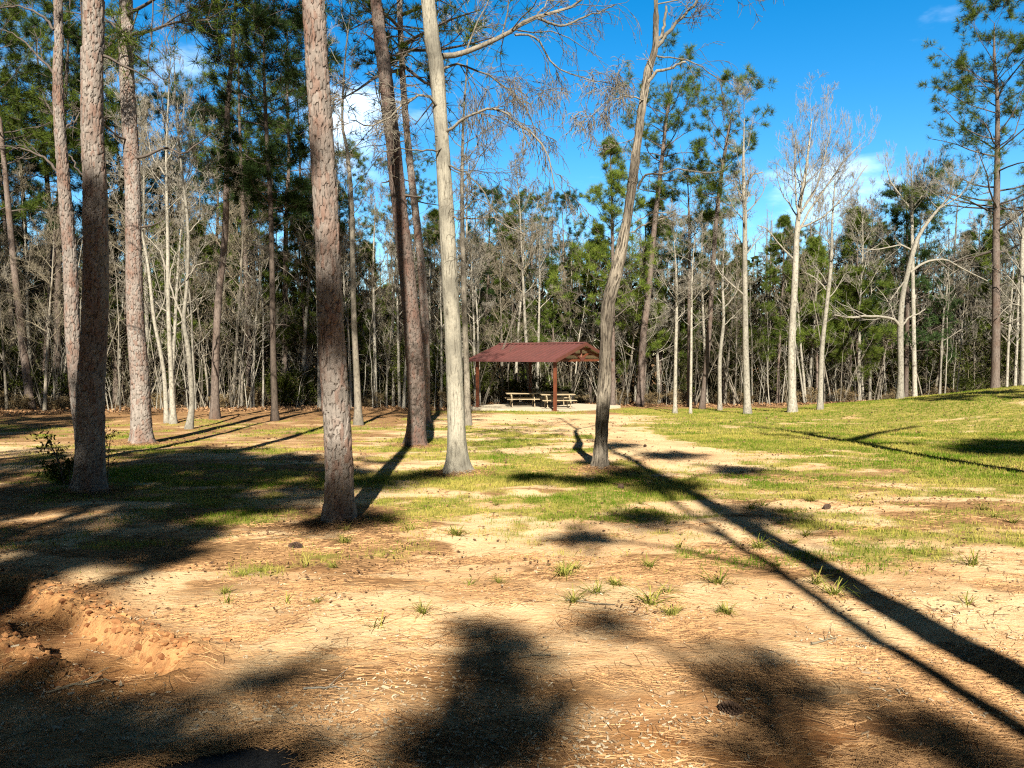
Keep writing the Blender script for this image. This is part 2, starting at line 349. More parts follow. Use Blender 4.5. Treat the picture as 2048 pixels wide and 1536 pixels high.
def near_trunk(K, Rk, seed, zfine, kind='plates', sides=56):
    """K: control points (local), Rk: radii; fine rings up to zfine, coarse above"""
    P = curve_pts(K, 400); zz = np.maximum.accumulate(P[:, 2]+np.arange(400)*1e-6); rr = np.interp(zz, np.asarray(K)[:, 2], Rk)
    zs = np.concatenate([np.arange(-.25, zfine, .024 if kind == 'plates' else .035), np.arange(zfine, zz[-1], .3)])
    Q = np.column_stack([np.interp(zs, zz, P[:, k_]) for k_ in range(2)]+[zs]); r = np.interp(zs, zz, rr)
    th = np.arange(sides)*2*np.pi/sides; TH, Z = np.meshgrid(th, zs)
    RR = r[:, None]*np.ones_like(TH)
    lob = 1+.28*np.sin(TH*5+seed)+.2*np.sin(TH*3+seed*2)
    RR = RR*(1+.60*np.exp(-np.clip(Z, 0, 9)/.15)*lob*.75+.05*np.exp(-Z/.9))
    RR = RR*(1+.05*(fbm(np.cos(TH)*1.4+seed, Z*1.1+np.sin(TH)*1.4, 7, 3)-.5)*2)
    per = 2*np.pi*float(r[0])
    if kind == 'plates':
        e, cell = plates(TH/(2*np.pi)*per, Z, per, seed); e2 = sstep(0, .22, e); fl = fbm(np.cos(TH)*14+Z*30, np.sin(TH)*14+Z*9, seed+31, 2)
        RR = RR+e2*(.005+.013*cell)+.008*(fl-.5)-.008; att = e
    else:
        q = fbm(TH/(2*np.pi)*per*22, Z*2.6, seed+3, 3); q2 = np.abs(fbm(TH/(2*np.pi)*per*30+Z*.8, Z*3.2, seed+5, 3)-.5)*2
        amp = .014 if kind == 'rough' else .006
        RR = RR+amp*(q2-.3)*2+(.02*(fbm(TH*2, Z*2.2, seed, 2)-.5) if kind == 'rough' else 0); att = np.clip(q2*1.3+(.0 if kind == 'rough' else .12), 0, 1)
    V = np.stack([Q[:, None, 0]+RR*np.cos(TH), Q[:, None, 1]+RR*np.sin(TH), Z], -1)
    n_, s = TH.shape; a, b = np.meshgrid(np.arange(n_-1), np.arange(s), indexing='ij')
    Fc = np.stack([a*s+b, a*s+(b+1) % s, (a+1)*s+(b+1) % s, (a+1)*s+b], -1).reshape(-1, 4)
    mb = MB().add(V.reshape(-1, 3), Fc, 0, vert=att.ravel())
    if kind == 'plates': mb.extra['cell'] = cell.ravel()
    return mb
def grow(rng, P, Rr, nc, ratio, ang, npts=5, up=.1, wob=.25, t0=.25, t1=1., rmin=.006, rsc=.6, minlen=.15, decay=.4):
    """nc children on each polyline of the batch"""
    B, n, _ = P.shape; pi_ = np.repeat(np.arange(B), nc); t = rng.uniform(t0, t1, B*nc)
    x = t*(n-1); i = np.minimum(x.astype(int), n-2); f = (x-i)[:, None]
    S = P[pi_, i]*(1-f)+P[pi_, i+1]*f; T = norm(P[pi_, i+1]-P[pi_, i]); r0 = (Rr[pi_, i]*(1-f[:, 0])+Rr[pi_, i+1]*f[:, 0])*rsc
    plen = np.linalg.norm(np.diff(P, axis=1), axis=2).sum(1)[pi_]
    L = np.maximum(plen*ratio*rng.uniform(.55, 1.3, B*nc)*(1-decay*t), minlen)
    pr = norm(np.cross(T, norm(rng.normal(size=(B*nc, 3))))); a = R_(ang)*rng.uniform(.6, 1.3, B*nc)
    D = norm(np.cos(a)[:, None]*T+np.sin(a)[:, None]*pr)
    out_ = [S]
    for k_ in range(npts-1):
        D = norm(D+rng.normal(0, wob, D.shape)+np.array([0, 0, up])); out_.append(out_[-1]+D*(L/(npts-1))[:, None])
    Rn = np.maximum(np.maximum(r0, rmin)[:, None]*np.linspace(1, .35, npts)[None], rmin*.75)
    return np.stack(out_, 1), Rn
def limbs(rng, trunk, z0, z1, n, L0, shape, el0, el1, rad, npts=6, wob=.14, up=.05):
    """first-order limbs from a trunk given as a function z -> (x,y), r"""
    t = np.sort(rng.uniform(0, 1, n)); z = z0+(z1-z0)*t; az = np.arange(n)*2.399+rng.uniform(-.5, .5, n)
    L = L0*np.array([shape(x) for x in t])*rng.uniform(.75, 1.2, n); el = R_(1)*(el0+(el1-el0)*t+rng.uniform(-10, 10, n))
    S = np.column_stack([*trunk(z)[:2], z]); r0 = np.maximum(trunk(z)[2]*rad, .012)
    D = np.column_stack([np.cos(el)*np.cos(az), np.cos(el)*np.sin(az), np.sin(el)]); out_ = [S]
    for k_ in range(npts-1):
        D = norm(D+rng.normal(0, wob, D.shape)+np.array([0, 0, up])); out_.append(out_[-1]+D*(L/(npts-1))[:, None])
    return np.stack(out_, 1), r0[:, None]*np.linspace(1, .3, npts)[None]
def tufts(mb, rng, S, D, nn=14, L=.26, wd=.014, fwd=.55, jit=0.0):
    N = len(S)
    if jit: S = S+rng.normal(0, jit, S.shape)
    v = np.clip(.5+.32*rng.normal(size=N), 0, 1)
    S2, D2 = np.repeat(S, nn, 0), np.repeat(D, nn, 0); dn = norm(D2*fwd+norm(rng.normal(size=D2.shape))*.75+np.array([0, 0, .12]))
    wv = norm(np.cross(dn, rng.normal(size=dn.shape)))*(wd/2); tip = S2+dn*(L*rng.uniform(.65, 1.15, len(S2)))[:, None]
    b0 = S2+dn*L*.05
    V = np.stack([b0-wv, b0+wv, tip+wv*.35, tip-wv*.35], 1).reshape(-1, 3)
    mb.add(V, np.arange(len(V)).reshape(-1, 4), 0, vert=np.repeat(np.clip(np.repeat(v, nn)+rng.normal(0, .12, len(S2)), 0, 1), 4))
def trunk_fn(K, Rk):
    P = curve_pts(K, 200); zz = np.maximum.accumulate(P[:, 2]+np.arange(200)*1e-6); rr = np.interp(zz, np.asarray(K)[:, 2], Rk)
    return lambda z: (np.interp(z, zz, P[:, 0]), np.interp(z, zz, P[:, 1]), np.interp(z, zz, rr))
SH_OLD = lambda t: .35+.75*math.sin(math.pi*min(1, .28+.72*(1-t)))*(1-.25*t) if t < .97 else .25
SH_CONE = lambda t: .10+.95*(1-t)**.8
def pine_parts(rng, K, Rk, z0, z1, spread, nl, shape=SH_OLD, el=(0, 45), n2=6, n3=3, nn=13, L=.27, wd=.016, dead=0, up2=.12):
    tf = trunk_fn(K, Rk); br, lf = MB(), MB()
    P1, R1 = limbs(rng, tf, z0, z1, nl, spread, shape, el[0], el[1], .34)
    tubes(br, P1, R1, 5)
    P2, R2 = grow(rng, P1, R1, n2, .42, 48, 4, up2, .2, .3, 1, .008, .55, .35)
    tubes(br, P2, R2, 3)
    P3, R3 = grow(rng, P2, R2, n3, .5, 42, 3, .15, .2, .35, 1, .006, .6, .2)
    tubes(br, P3, R3, 3)
    for P in (P2, P3): tufts(lf, rng, P[:, -1], norm(P[:, -1]-P[:, -2]), nn, L, wd)
    tufts(lf, rng, P3[:, 1], norm(P3[:, 2]-P3[:, 1]), nn//2+2, L, wd)
    tufts(lf, rng, P1[:, -1], norm(P1[:, -1]-P1[:, -2]), nn, L, wd)
    if dead:                               # bare dead stubs below the crown
        Pd, Rd = limbs(rng, tf, z0*.45, z0, dead, spread*.55, lambda t: .4+.6*rng.random(), -12, 20, .2, 5, .22, 0)
        tubes(br, Pd, Rd, 4); Pe, Re = grow(rng, Pd, Rd, 3, .45, 45, 4, 0, .25, .4, 1, .006); tubes(br, Pe, Re, 3)
    return br, lf
def bare_parts(rng, K, Rk, z0, z1, nl, L0, shape, el=(20, 60), lv=((5, .5, 38), (5, .5, 40), (4, .55, 42)), up=.10, rmin=.006, droop=None, rad=.5):
    tf = trunk_fn(K, Rk); br = MB()
    P, Rr = limbs(rng, tf, z0, z1, nl, L0, shape, el[0], el[1], rad, 7, .13, up)
    tubes(br, P, Rr, 5)
    for q, (nc, ratio, ang) in enumerate(lv):
        u_ = up if droop is None else droop*(q+1)
        P, Rr = grow(rng, P, Rr, nc, ratio, ang, 5 if q == 0 else 4, u_, .2, .2, 1, rmin, .62, .2)
        tubes(br, P, Rr, 4 if q == 0 else 3)
    return br
def simple_trunk(K, Rk, sides=10, n=26):
    mb = MB(); P = curve_pts(K, n); zz = P[:, 2]; r = np.interp(zz, np.asarray(K)[:, 2], Rk)
    r = r*(1+.35*np.exp(-np.clip(zz, 0, 9)/.2)); P = np.vstack([P[0]-[0, 0, .3], P]); r = np.concatenate([[r[0]*1.1], r])
    tubes(mb, P, r, sides); return mb
def px_path(base_px, Y, pts, top=None, slim=1.0):
    """pts: (px, py, width px) from the base upwards at distance Y -> local control points, radii, world base"""
    B = at(base_px[0], base_px[1], Y); B[2] = float(gz(B[0], B[1]))
    K, Rk = [], []
    for px, py, wd in pts:
        p = at(px, py, Y)-B; K.append(p); Rk.append(wd*slim*Y/F_PX/2)
    K = np.array(K); K[:, 1] += np.array([.12*math.sin(1.7*q+base_px[0]) for q in range(len(K))])*min(1, Y/30)
    K[0] = (0, 0, 0); Rk = np.array(Rk)
    if top is not None:                    # (height above base, extra lean in x per metre, end radius)
        d = norm(K[-1]-K[-2]); dz = top[0]-K[-1][2]
        K = np.vstack([K, K[-1]+np.array([d[0]/max(d[2], .3)*dz*.8+top[1], 0, dz])]); Rk = np.append(Rk, top[2])
    return B, K, Rk
def depth_of(px, py): return float(onground(px, py)[1])

# ------------------------------------------------------------------ the trees one can tell apart
def pine_tree(label, base, pts, top, crown, seed, bark=None, group=None, near=True, needle=None, Y=None, dead=6, nn=20, L=.25, wd=.0095, extra=None, name='pine_tree', n2=6, n3=3, el=(0, 45), shape=SH_OLD, cat='pine tree'):
    rng = np.random.default_rng(seed); Y = Y or depth_of(*base); B, K, Rk = px_path(base, Y, pts, top, .93 if near else .9)
    root = empty(name, B, label, cat, group)
    if near:
        zvis = min(EYE+(715/F_PX)*Y-B[2]+1.0, K[-1][2])
        near_trunk(K, Rk, seed, zvis).obj('trunk', bark or M_bark_near, root, True)
    else: simple_trunk(K, Rk).obj('trunk', bark or M_bark_pine, root, True)
    br, lf = pine_parts(rng, K, Rk, crown[0], crown[1], crown[2], crown[3], shape, el, n2, n3, nn, L, wd, dead)
    if extra: extra(br, lf, rng, B, Y)
    br.obj('branches', M_twig_dark, root, True); lf.obj('crown', needle or M_needle, root)
    return root
def limb_px(br, B, Y, pts, w0, w1, sub=0, rng=None, sides=7, dy=0, lv=((5, .5, 40), (5, .5, 40)), up=.0, rmin=.005):
    P = np.array([at(px, py, Y+dy*q/len(pts))-B for q, (px, py) in enumerate(pts)]); P = curve_pts(P, 14)
    P[1:-1] += (np.random.default_rng(len(pts)+int(pts[0][0])).normal(0, .012, (12, 3)))
    r = np.linspace(w0, w1, 14)*Y/F_PX/2; tubes(br, P, r, sides)
    if sub:
        Pb, Rb = P[None], r[None]
        for q, (nc, ratio, ang) in enumerate(lv):
            Pb, Rb = grow(rng, Pb, Rb, nc if q else sub, ratio, ang, 6, up*(q+1), .20, .15, 1, rmin, .42, .2); tubes(br, Pb, Rb, 3)
# foreground pines
def t2x(br, lf, rng, B, Y): limb_px(br, B, Y, [(176, 372), (160, 345), (137, 310)], 5, 2.5)
pine_tree('thick dark pine on the left with a small dark holly at its foot', (180, 985),
          [(180, 985, 57), (183, 800, 54), (187, 620, 50), (190, 420, 47), (188, 260, 42), (184, 100, 41), (183, 0, 40)], (23, 0, .05), (13, 22.5, 3.2, 36), 2, extra=t2x)
def t1x(br, lf, rng, B, Y):
    for pts, w0 in (([(118, 345), (85, 312), (45, 298), (0, 292)], 6), ([(128, 255), (150, 240), (163, 215)], 5), ([(115, 155), (85, 120), (45, 80), (10, 60)], 6), ([(108, 60), (85, 32), (40, 14), (0, 16)], 6), ([(116, 250), (100, 215), (78, 195)], 3), ([(110, 60), (120, 25), (128, -20)], 6)):
        limb_px(br, B, Y, pts, w0, 1.8, 4, rng, 6)
pine_tree('slim mottled pine at far left with bare dead limbs, behind the thick dark pine', (172, 925),
          [(172, 925, 31), (160, 800, 30), (147, 660, 29), (137, 520, 27), (128, 380, 24), (121, 220, 20), (116, 100, 17), (112, 0, 15)], (20, 0, .04), (13, 19.5, 2.6, 28), 1, extra=t1x, dead=0)
def t3x(br, lf, rng, B, Y):
    limb_px(br, B, Y, [(258, 318), (290, 312), (330, 296), (370, 305), (420, 268)], 7, 2, 5, rng, 6)
    limb_px(br, B, Y, [(252, 75), (232, 55), (205, 32)], 7, 3)
    for pts in ([(254, 70), (300, 62), (350, 45), (420, 40)], [(252, 30), (290, 10), (340, -20), (400, -40)], [(256, 55), (235, 70), (215, 95)]):
        P = curve_pts(np.array([at(px, py, Y-.8*q)-B for q, (px, py) in enumerate(pts)]), 10); r = np.linspace(.05, .015, 10)
        tubes(br, P, r, 5); P2, R2 = grow(rng, P[None], r[None], 16, .42, 50, 4, .05, .2, .2, 1, .007); tubes(br, P2, R2, 3)
        P3, R3 = grow(rng, P2, R2, 4, .5, 42, 3, .05, .2, .3, 1, .006); tubes(br, P3, R3, 3)
        for Q in (P2, P3): tufts(lf, rng, Q[:, -1], norm(Q[:, -1]-Q[:, -2]), 14, .24, .013)
pine_tree('sunlit pine on the left with flaking pink plates and a crooked dead limb', (284, 888),
          [(284, 888, 42), (279, 760, 37), (273, 620, 33), (267, 480, 31), (261, 330, 30), (256, 180, 29), (253, 60, 26), (250, 0, 25)], (21, 0, .05), (11.5, 20.5, 3.4, 34), 3, extra=t3x)
pine_tree('nearest pine left of centre with a tall straight red-brown plated trunk', (679, 1053),
          [(679, 1053, 60), (677, 940, 58), (673, 820, 57), (663, 660, 54), (653, 470, 50), (642, 260, 48), (634, 110, 46), (628, 0, 45)], (22, 0, .05), (13.5, 21.5, 3.3, 36), 4)
pine_tree(bark=M_bark_near_shaded, label='dark leaning pine with a thick trunk left of the pale cream hardwood', base=(831, 893), pts=
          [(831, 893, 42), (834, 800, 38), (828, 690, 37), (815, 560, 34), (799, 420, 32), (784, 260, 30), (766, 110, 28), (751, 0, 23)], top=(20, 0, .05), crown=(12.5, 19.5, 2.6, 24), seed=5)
def t6x(br, lf, rng, B, Y):
    for pts in ([(803, 140), (760, 150), (715, 180), (670, 205)], [(803, 90), (840, 70), (900, 40), (960, 20)], [(803, 60), (770, 30), (740, 40), (700, 60)], [(806, 130), (850, 165), (880, 180), (830, 250)], [(804, 100), (870, 100), (930, 90), (985, 75)], [(803, 30), (850, 10), (900, -20), (960, -30)]):
        P = curve_pts(np.array([at(px, py, Y-1.5*q)-B for q, (px, py) in enumerate(pts)]), 10); r = np.linspace(.07, .015, 10)
        tubes(br, P, r, 5); P2, R2 = grow(rng, P[None], r[None], 12, .40, 55, 4, .05, .25, .25, 1, .009); tubes(br, P2, R2, 3)
        P3, R3 = grow(rng, P2, R2, 3, .5, 42, 3, .05, .2, .3, 1, .008); tubes(br, P3, R3, 3)
        for Q in (P2, P3): tufts(lf, rng, Q[:, -1], norm(Q[:, -1]-Q[:, -2]), 14, .28, .017)
pine_tree('slender pine rising just behind the dark leaning pine', (852, 846),
          [(852, 846, 17), (852, 720, 17), (847, 600, 17), (836, 470, 16), (824, 360, 15), (811, 230, 13), (803, 120, 12), (799, 0, 11)], (22, 0, .05), (12.5, 21.5, 3.4, 32), 6, extra=t6x, wd=.02)

# foreground hardwoods
def hardwood(label, base, pts, top, seed, barkm, kind, limbs_px, twig, bare, Y=None, name='hardwood_tree', limbmat=None, group=None, droop=None, lv=((5, .5, 38), (5, .5, 40), (4, .55, 42)), rmin=.005):
    rng = np.random.default_rng(seed); Y = Y or depth_of(*base); far_ = kind == 'simple'; B, K, Rk = px_path(base, Y, pts, top, .84 if far_ else .9)
    root = empty(name, B, label, 'bare tree', group)
    if kind == 'simple': simple_trunk(K, Rk).obj('trunk', barkm, root, True)
    else: near_trunk(K, Rk, seed, min(EYE+(715/F_PX)*Y-B[2]+1.0, K[-1][2]), kind).obj('trunk', barkm, root, True)
    for pts_, w0, w1, sub, dy, lv_, up in limbs_px:
        b = MB(); limb_px(b, B, Y, pts_, w0*(.68 if far_ else .8), w1*(.7 if far_ else .8), int(sub*1.3), rng, 8, dy, lv_, up); b.obj('limb', limbmat or twig, root, True)
    if bare: bare_parts(rng, K, Rk, *bare, rmin=rmin, droop=droop, lv=lv, rad=.36).obj('crown', twig, root, True)
    return root
LV3 = ((6, .55, 42), (6, .5, 45), (5, .5, 45)); LV2 = ((6, .5, 45), (5, .5, 45))
hardwood('pale cream barked hardwood with a flared foot right of the dark leaning pine', (915, 948),
         [(915, 948, 52), (914, 880, 41), (910, 780, 37), (905, 660, 36), (900, 560, 35), (893, 430, 34), (882, 260, 30), (872, 130, 34), (856, 0, 30)], (15, 0, .05), 7, M_bark_pale, 'furrow',
         [([(885, 112), (935, 100), (1000, 74), (1060, 40), (1110, 26), (1165, 0), (1240, -60)], 15, 4, 12, 1.2, LV3, -.05),
          ([(1075, 36), (1120, 50), (1180, 30), (1230, 10)], 7, 3, 9, .8, LV2, -.06),
          ([(1030, 70), (1070, 75), (1110, 130), (1180, 160), (1250, 170)], 6, 2, 10, 1.0, LV3, -.10),
          ([(893, 262), (930, 240), (980, 218), (1030, 240), (1090, 300), (1110, 380)], 8, 2.5, 10, -1.0, LV3, -.10),
          ([(889, 300), (850, 302), (800, 300), (768, 304)], 5, 2, 6, -1.2, LV2, 0),
          ([(884, 215), (845, 190), (800, 215), (750, 250), (700, 240)], 7, 2, 9, -1.5, LV3, -.04),
          ([(893, 330), (935, 350), (980, 410), (1000, 470)], 5, 2, 8, -1.5, LV3, -.06),
          ([(897, 430), (925, 440), (980, 435), (1050, 470)], 5, 2, 6, -1.0, LV2, -.03),
          ([(880, 140), (920, 130), (990, 160), (1060, 230), (1080, 330)], 7, 2, 10, 1.8, LV3, -.12)], M_twig_grey, (7.5, 14.5, 16, 3.4, lambda t: 1-.4*t, (5, 50)), limbmat=M_bark_grey)
hardwood('dark rough barked hardwood with broken limbs standing in front of the picnic shelter corner', (1199, 943),
         [(1199, 943, 33), (1203, 870, 27), (1209, 770, 29), (1211, 690, 25), (1216, 610, 28), (1230, 555, 29), (1245, 490, 25), (1256, 420, 20), (1268, 340, 19), (1284, 220, 17), (1297, 140, 18), (1309, 95, 13), (1313, 0, 8)], (12, 0, .02), 9, M_bark_rough, 'rough',
         [([(1308, 100), (1325, 62), (1332, 12)], 9, 6, 0, 0, LV2, 0),
          ([(1312, 95), (1345, 55), (1375, 25), (1402, -10), (1450, -80)], 10, 4, 8, .6, LV3, .0),
          ([(1294, 168), (1318, 142), (1345, 135), (1372, 124)], 9, 5, 3, -.3, LV2, 0),
          ([(1276, 378), (1290, 352), (1320, 345), (1370, 340), (1420, 346), (1465, 328)], 6, 2, 8, -1, LV2, .0),
          ([(1262, 465), (1300, 445), (1345, 432)], 4, 3, 4, -.5, LV2, 0),
          ([(1270, 445), (1310, 425), (1370, 435)], 3, 1.5, 5, -.6, LV2, 0),
          ([(1288, 200), (1250, 192), (1215, 205), (1180, 235)], 4, 1.5, 9, -.8, LV3, -.10),
          ([(1312, 112), (1360, 118), (1410, 140), (1440, 165), (1447, 215)], 4, 1.2, 9, .5, LV2, -.10),
          ([(1284, 270), (1250, 285), (1210, 300)], 3, 1.2, 7, .5, LV2, -.05)], M_twig_grey, (8, 11.5, 8, 2.0, lambda t: 1-.5*t, (10, 55)), limbmat=M_bark_grey)

# trees at the edge of the wood, each as it stands
far = dict(near=False)
pine_tree('tall single pine behind the mound at far right with layered open branches', (1990, 782),
          [(1990, 782, 19), (1992, 640, 17), (1995, 480, 15), (1994, 330, 12), (1992, 200, 8), (1990, 120, 6), (1991, 45, 2)], None, (8.2, 21.5, 4.9, 46), 21, Y=42, shape=lambda t: .42+.62*(1-t)**.9, nn=22, L=.33, wd=.016, dead=3, n2=7, n3=4, el=(2, 50), **far)
pine_tree('dark crowned pine with a black trunk in the left middle of the clearing edge', (550, 842),
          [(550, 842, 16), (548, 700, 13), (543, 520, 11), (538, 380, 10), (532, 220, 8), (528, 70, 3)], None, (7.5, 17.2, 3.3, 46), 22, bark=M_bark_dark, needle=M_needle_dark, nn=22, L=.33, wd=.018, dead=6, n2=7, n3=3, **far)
pine_tree('leaning red trunked pine between the white saplings and the black pine', (430, 838),
          [(428, 838, 20), (433, 740, 16), (437, 600, 15), (447, 480, 14), (454, 350, 12), (457, 220, 11), (466, 80, 8), (470, -40, 5)], None, (14.5, 21.5, 3.0, 30), 23, needle=M_needle, nn=20, L=.31, wd=.016, dead=5, **far)
pine_tree('tall leaning pine behind the broken hardwood, its crown high against blue sky', (1280, 762),
          [(1274, 770, 16), (1285, 690, 15), (1296, 600, 14), (1310, 440, 11), (1322, 330, 9), (1333, 240, 7), (1345, 160, 2)], None, (12.2, 19.6, 2.9, 30), 24, Y=45, nn=21, L=.33, wd=.016, dead=4, n2=6, n3=3, **far)
pine_tree('leaning pine beside the white trunked tree right of the shelter', (1404, 802),
          [(1404, 802, 12), (1416, 680, 11), (1428, 500, 10), (1440, 380, 9), (1452, 290, 7), (1463, 225, 2)], None, (10.6, 17.5, 2.3, 26), 25, Y=41, nn=20, L=.31, wd=.016, dead=4, **far)
pine_tree('young cone shaped pine behind the dark hardwood trunk', (1226, 800),
          [(1226, 800, 11), (1226, 600, 9), (1224, 450, 6), (1220, 285, 1.5)], None, (4.5, 15, 3.1, 46), 26, Y=43, needle=M_needle_young, nn=20, L=.30, wd=.016, dead=0, shape=SH_CONE, el=(15, 60), **far)
pine_tree('small round crowned pine seen right of the tall leaning pine', (1378, 800),
          [(1378, 800, 9), (1378, 600, 8), (1378, 470, 6), (1376, 350, 1.5)], None, (8.6, 13.8, 2.2, 24), 27, Y=45, nn=20, L=.30, wd=.016, dead=3, **far)
pine_tree('short dark pine behind the white tree with the long horizontal limb', (1812, 790),
          [(1812, 790, 10), (1813, 600, 8), (1812, 400, 2)], None, (3.0, 12.4, 2.8, 40), 28, Y=46, needle=M_needle_dark, nn=15, L=.32, wd=.025, dead=0, shape=lambda t: .5+.55*(1-t), **far)
W = dict(kind='simple', twig=M_twig_white)
SV = lambda t: 1-.45*t
hardwood('straight white trunked tree standing alone right of the shelter', (1495, 826), [(1495, 826, 17), (1493, 700, 14), (1490, 560, 12), (1488, 430, 10), (1487, 340, 7), (1490, 235, 2)], None, 31, M_bark_white,
         limbs_px=[([(1488, 590), (1465, 570), (1440, 545), (1425, 520)], 5, 2, 6, .5, LV2, .05), ([(1490, 372), (1505, 350), (1525, 345)], 6, 3, 4, .3, LV2, .05)], bare=(6.5, 15, 18, 2.1, SV, (35, 65)), Y=35, **W)
hardwood('white tree with a wide brushy fan crown right of the shelter', (1585, 826), [(1584, 826, 20), (1582, 700, 15), (1587, 580, 15), (1594, 480, 13), (1600, 420, 10), (1612, 330, 6), (1622, 240, 2)], None, 32, M_bark_white,
         limbs_px=[([(1596, 465), (1620, 420), (1655, 370), (1690, 320), (1720, 290)], 8, 2, 12, .6, LV3, .22), ([(1598, 440), (1592, 390), (1590, 320), (1592, 260)], 7, 2, 12, .2, LV3, .24),
                   ([(1601, 425), (1630, 380), (1650, 310), (1662, 250)], 7, 2, 12, -.5, LV3, .24), ([(1600, 455), (1645, 435), (1690, 390), (1735, 330)], 6, 2, 10, -.5, LV3, .22),
                   ([(1590, 520), (1560, 490), (1535, 460), (1515, 450)], 6, 2, 6, 0, LV2, .1)], bare=(9, 14, 14, 2.6, SV, (45, 70)), Y=35, **W)
hardwood('leaning white tree beside the brushy fan crowned tree', (1640, 824), [(1640, 824, 13), (1646, 700, 11), (1654, 600, 9), (1660, 530, 8), (1666, 440, 5), (1672, 360, 2)], None, 33, M_bark_white,
         limbs_px=[([(1657, 585), (1635, 560), (1610, 545)], 5, 2, 5, .3, LV2, .1)], bare=(5.0, 12.0, 16, 2.0, SV, (30, 60)), Y=35, **W)
hardwood('white tree with one long crooked horizontal limb behind the mound', (1800, 800), [(1800, 805, 17), (1799, 740, 13), (1801, 652, 14), (1808, 590, 12), (1816, 540, 11), (1824, 505, 11), (1840, 470, 9), (1868, 430, 7), (1900, 392, 4)], None, 34, M_bark_white,
         limbs_px=[([(1800, 655), (1790, 640), (1765, 634), (1730, 632), (1700, 635), (1668, 630)], 9, 5, 8, -.5, LV2, .12),
                   ([(1805, 652), (1818, 635), (1835, 628), (1850, 618)], 6, 3, 4, .3, LV2, .1),
                   ([(1820, 545), (1850, 525), (1890, 520), (1930, 540), (1975, 562)], 8, 3, 9, .8, LV2, .05),
                   ([(1826, 502), (1800, 490), (1760, 498), (1720, 498)], 6, 2, 6, .5, LV2, .06),
                   ([(1815, 555), (1795, 580), (1780, 600)], 5, 3, 4, .2, LV2, .0),
                   ([(1880, 416), (1920, 390), (1950, 350), (1960, 320)], 4, 1.5, 8, 0, LV2, .2)], bare=(8.5, 11.0, 10, 2.2, SV, (20, 60)), Y=37, **W)
hardwood('round topped bare tree behind the short dark pine', (1830, 790), [(1830, 790, 11), (1826, 600, 9), (1822, 450, 7), (1824, 400, 5)], None, 35, M_bark_white,
         limbs_px=[([(1822, 420), (1800, 390), (1780, 360), (1772, 330)], 6, 2, 12, .3, LV3, .2), ([(1824, 410), (1824, 370), (1820, 330)], 6, 2, 12, .3, LV3, .22),
                   ([(1824, 415), (1850, 385), (1866, 355), (1872, 330)], 6, 2, 12, .3, LV3, .2), ([(1824, 405), (1838, 370), (1848, 330)], 5, 2, 12, -.3, LV3, .2)], bare=(9.5, 12.2, 10, 1.8, SV, (30, 70)), Y=44, **W)
hardwood('white trunk at the right edge of the view behind the mound', (2046, 782), [(2046, 784, 14), (2045, 650, 12), (2047, 520, 10), (2050, 400, 5)], None, 36, M_bark_white,
         limbs_px=[([(2044, 612), (2020, 610), (1995, 635)], 4, 2, 5, .3, LV2, .02)], bare=(5, 11.5, 14, 2.4, SV, (30, 60)), Y=41, **W)
hardwood('grey mossy trunk between the nearest pine and the dark leaning pine', (717, 850), [(718, 850, 20), (713, 760, 15), (709, 640, 13), (706, 520, 12), (702, 400, 10), (694, 300, 8), (686, 245, 6), (690, 120, 4), (702, 0, 1.5)], None, 37, M_bark_grey,
         limbs_px=[([(700, 385), (730, 350), (760, 310)], 3, 1.5, 7, .4, LV2, .05), ([(688, 250), (670, 220), (660, 190)], 4, 2, 5, .2, LV2, .05), ([(706, 430), (720, 410), (742, 370)], 3, 1.2, 4, .2, LV2, .1)], bare=(8.5, 17.2, 14, 2.0, SV, (45, 70)), **W)
hardwood('white tree with a kinked trunk at the right of the white clump on the left', (378, 858), [(377, 858, 17), (383, 800, 12), (379, 700, 12), (368, 640, 9), (372, 560, 8), (376, 450, 7), (366, 340, 5), (350, 200, 3), (345, 90, 1.5)], None, 38, M_bark_white,
         limbs_px=[([(366, 640), (350, 600), (340, 555), (352, 505)], 7, 3, 6, .2, LV2, .15), ([(372, 560), (395, 530), (440, 520)], 4, 1.5, 5, .3, LV2, .05), ([(374, 470), (400, 430), (392, 340)], 4, 2, 6, .3, LV2, .2)], bare=(6, 17, 20, 2.0, SV, (40, 70)), **W)
hardwood('straight pale tree in the middle of the white clump on the left', (347, 848), [(347, 848, 15), (342, 740, 11), (339, 600, 9), (335, 480, 8), (330, 330, 6), (338, 200, 3), (344, 110, 1.5)], None, 39, M_bark_white,
         limbs_px=[([(333, 540), (318, 500), (290, 470)], 5, 2, 6, .3, LV2, .05), ([(330, 350), (300, 300), (290, 220)], 5, 2, 8, .3, LV3, .2), ([(332, 330), (360, 260), (372, 180)], 5, 2, 8, -.3, LV3, .2)], bare=(7, 16.5, 18, 2.0, SV, (40, 70)), **W)
hardwood('slanting pale tree at the left of the white clump', (334, 846), [(334, 846, 12), (326, 740, 9), (311, 640, 8), (300, 560, 7), (288, 500, 6), (270, 400, 4), (250, 300, 2)], None, 40, M_bark_white,
         limbs_px=[([(313, 640), (330, 590), (325, 500)], 4, 2, 5, .2, LV2, .15)], bare=(6, 13, 16, 2.0, SV, (30, 65)), **W)
hardwood('grey bare trunk just behind the pale cream hardwood', (936, 852), [(936, 852, 17), (933, 740, 14), (929, 620, 13), (926, 500, 12), (924, 380, 9), (926, 250, 6), (935, 120, 3)], None, 41, M_bark_grey,
         limbs_px=[([(926, 420), (960, 400), (1010, 440)], 4, 1.5, 6, .3, LV2, -.05)], bare=(8, 15.5, 18, 2.4, SV, (20, 55)), **W)
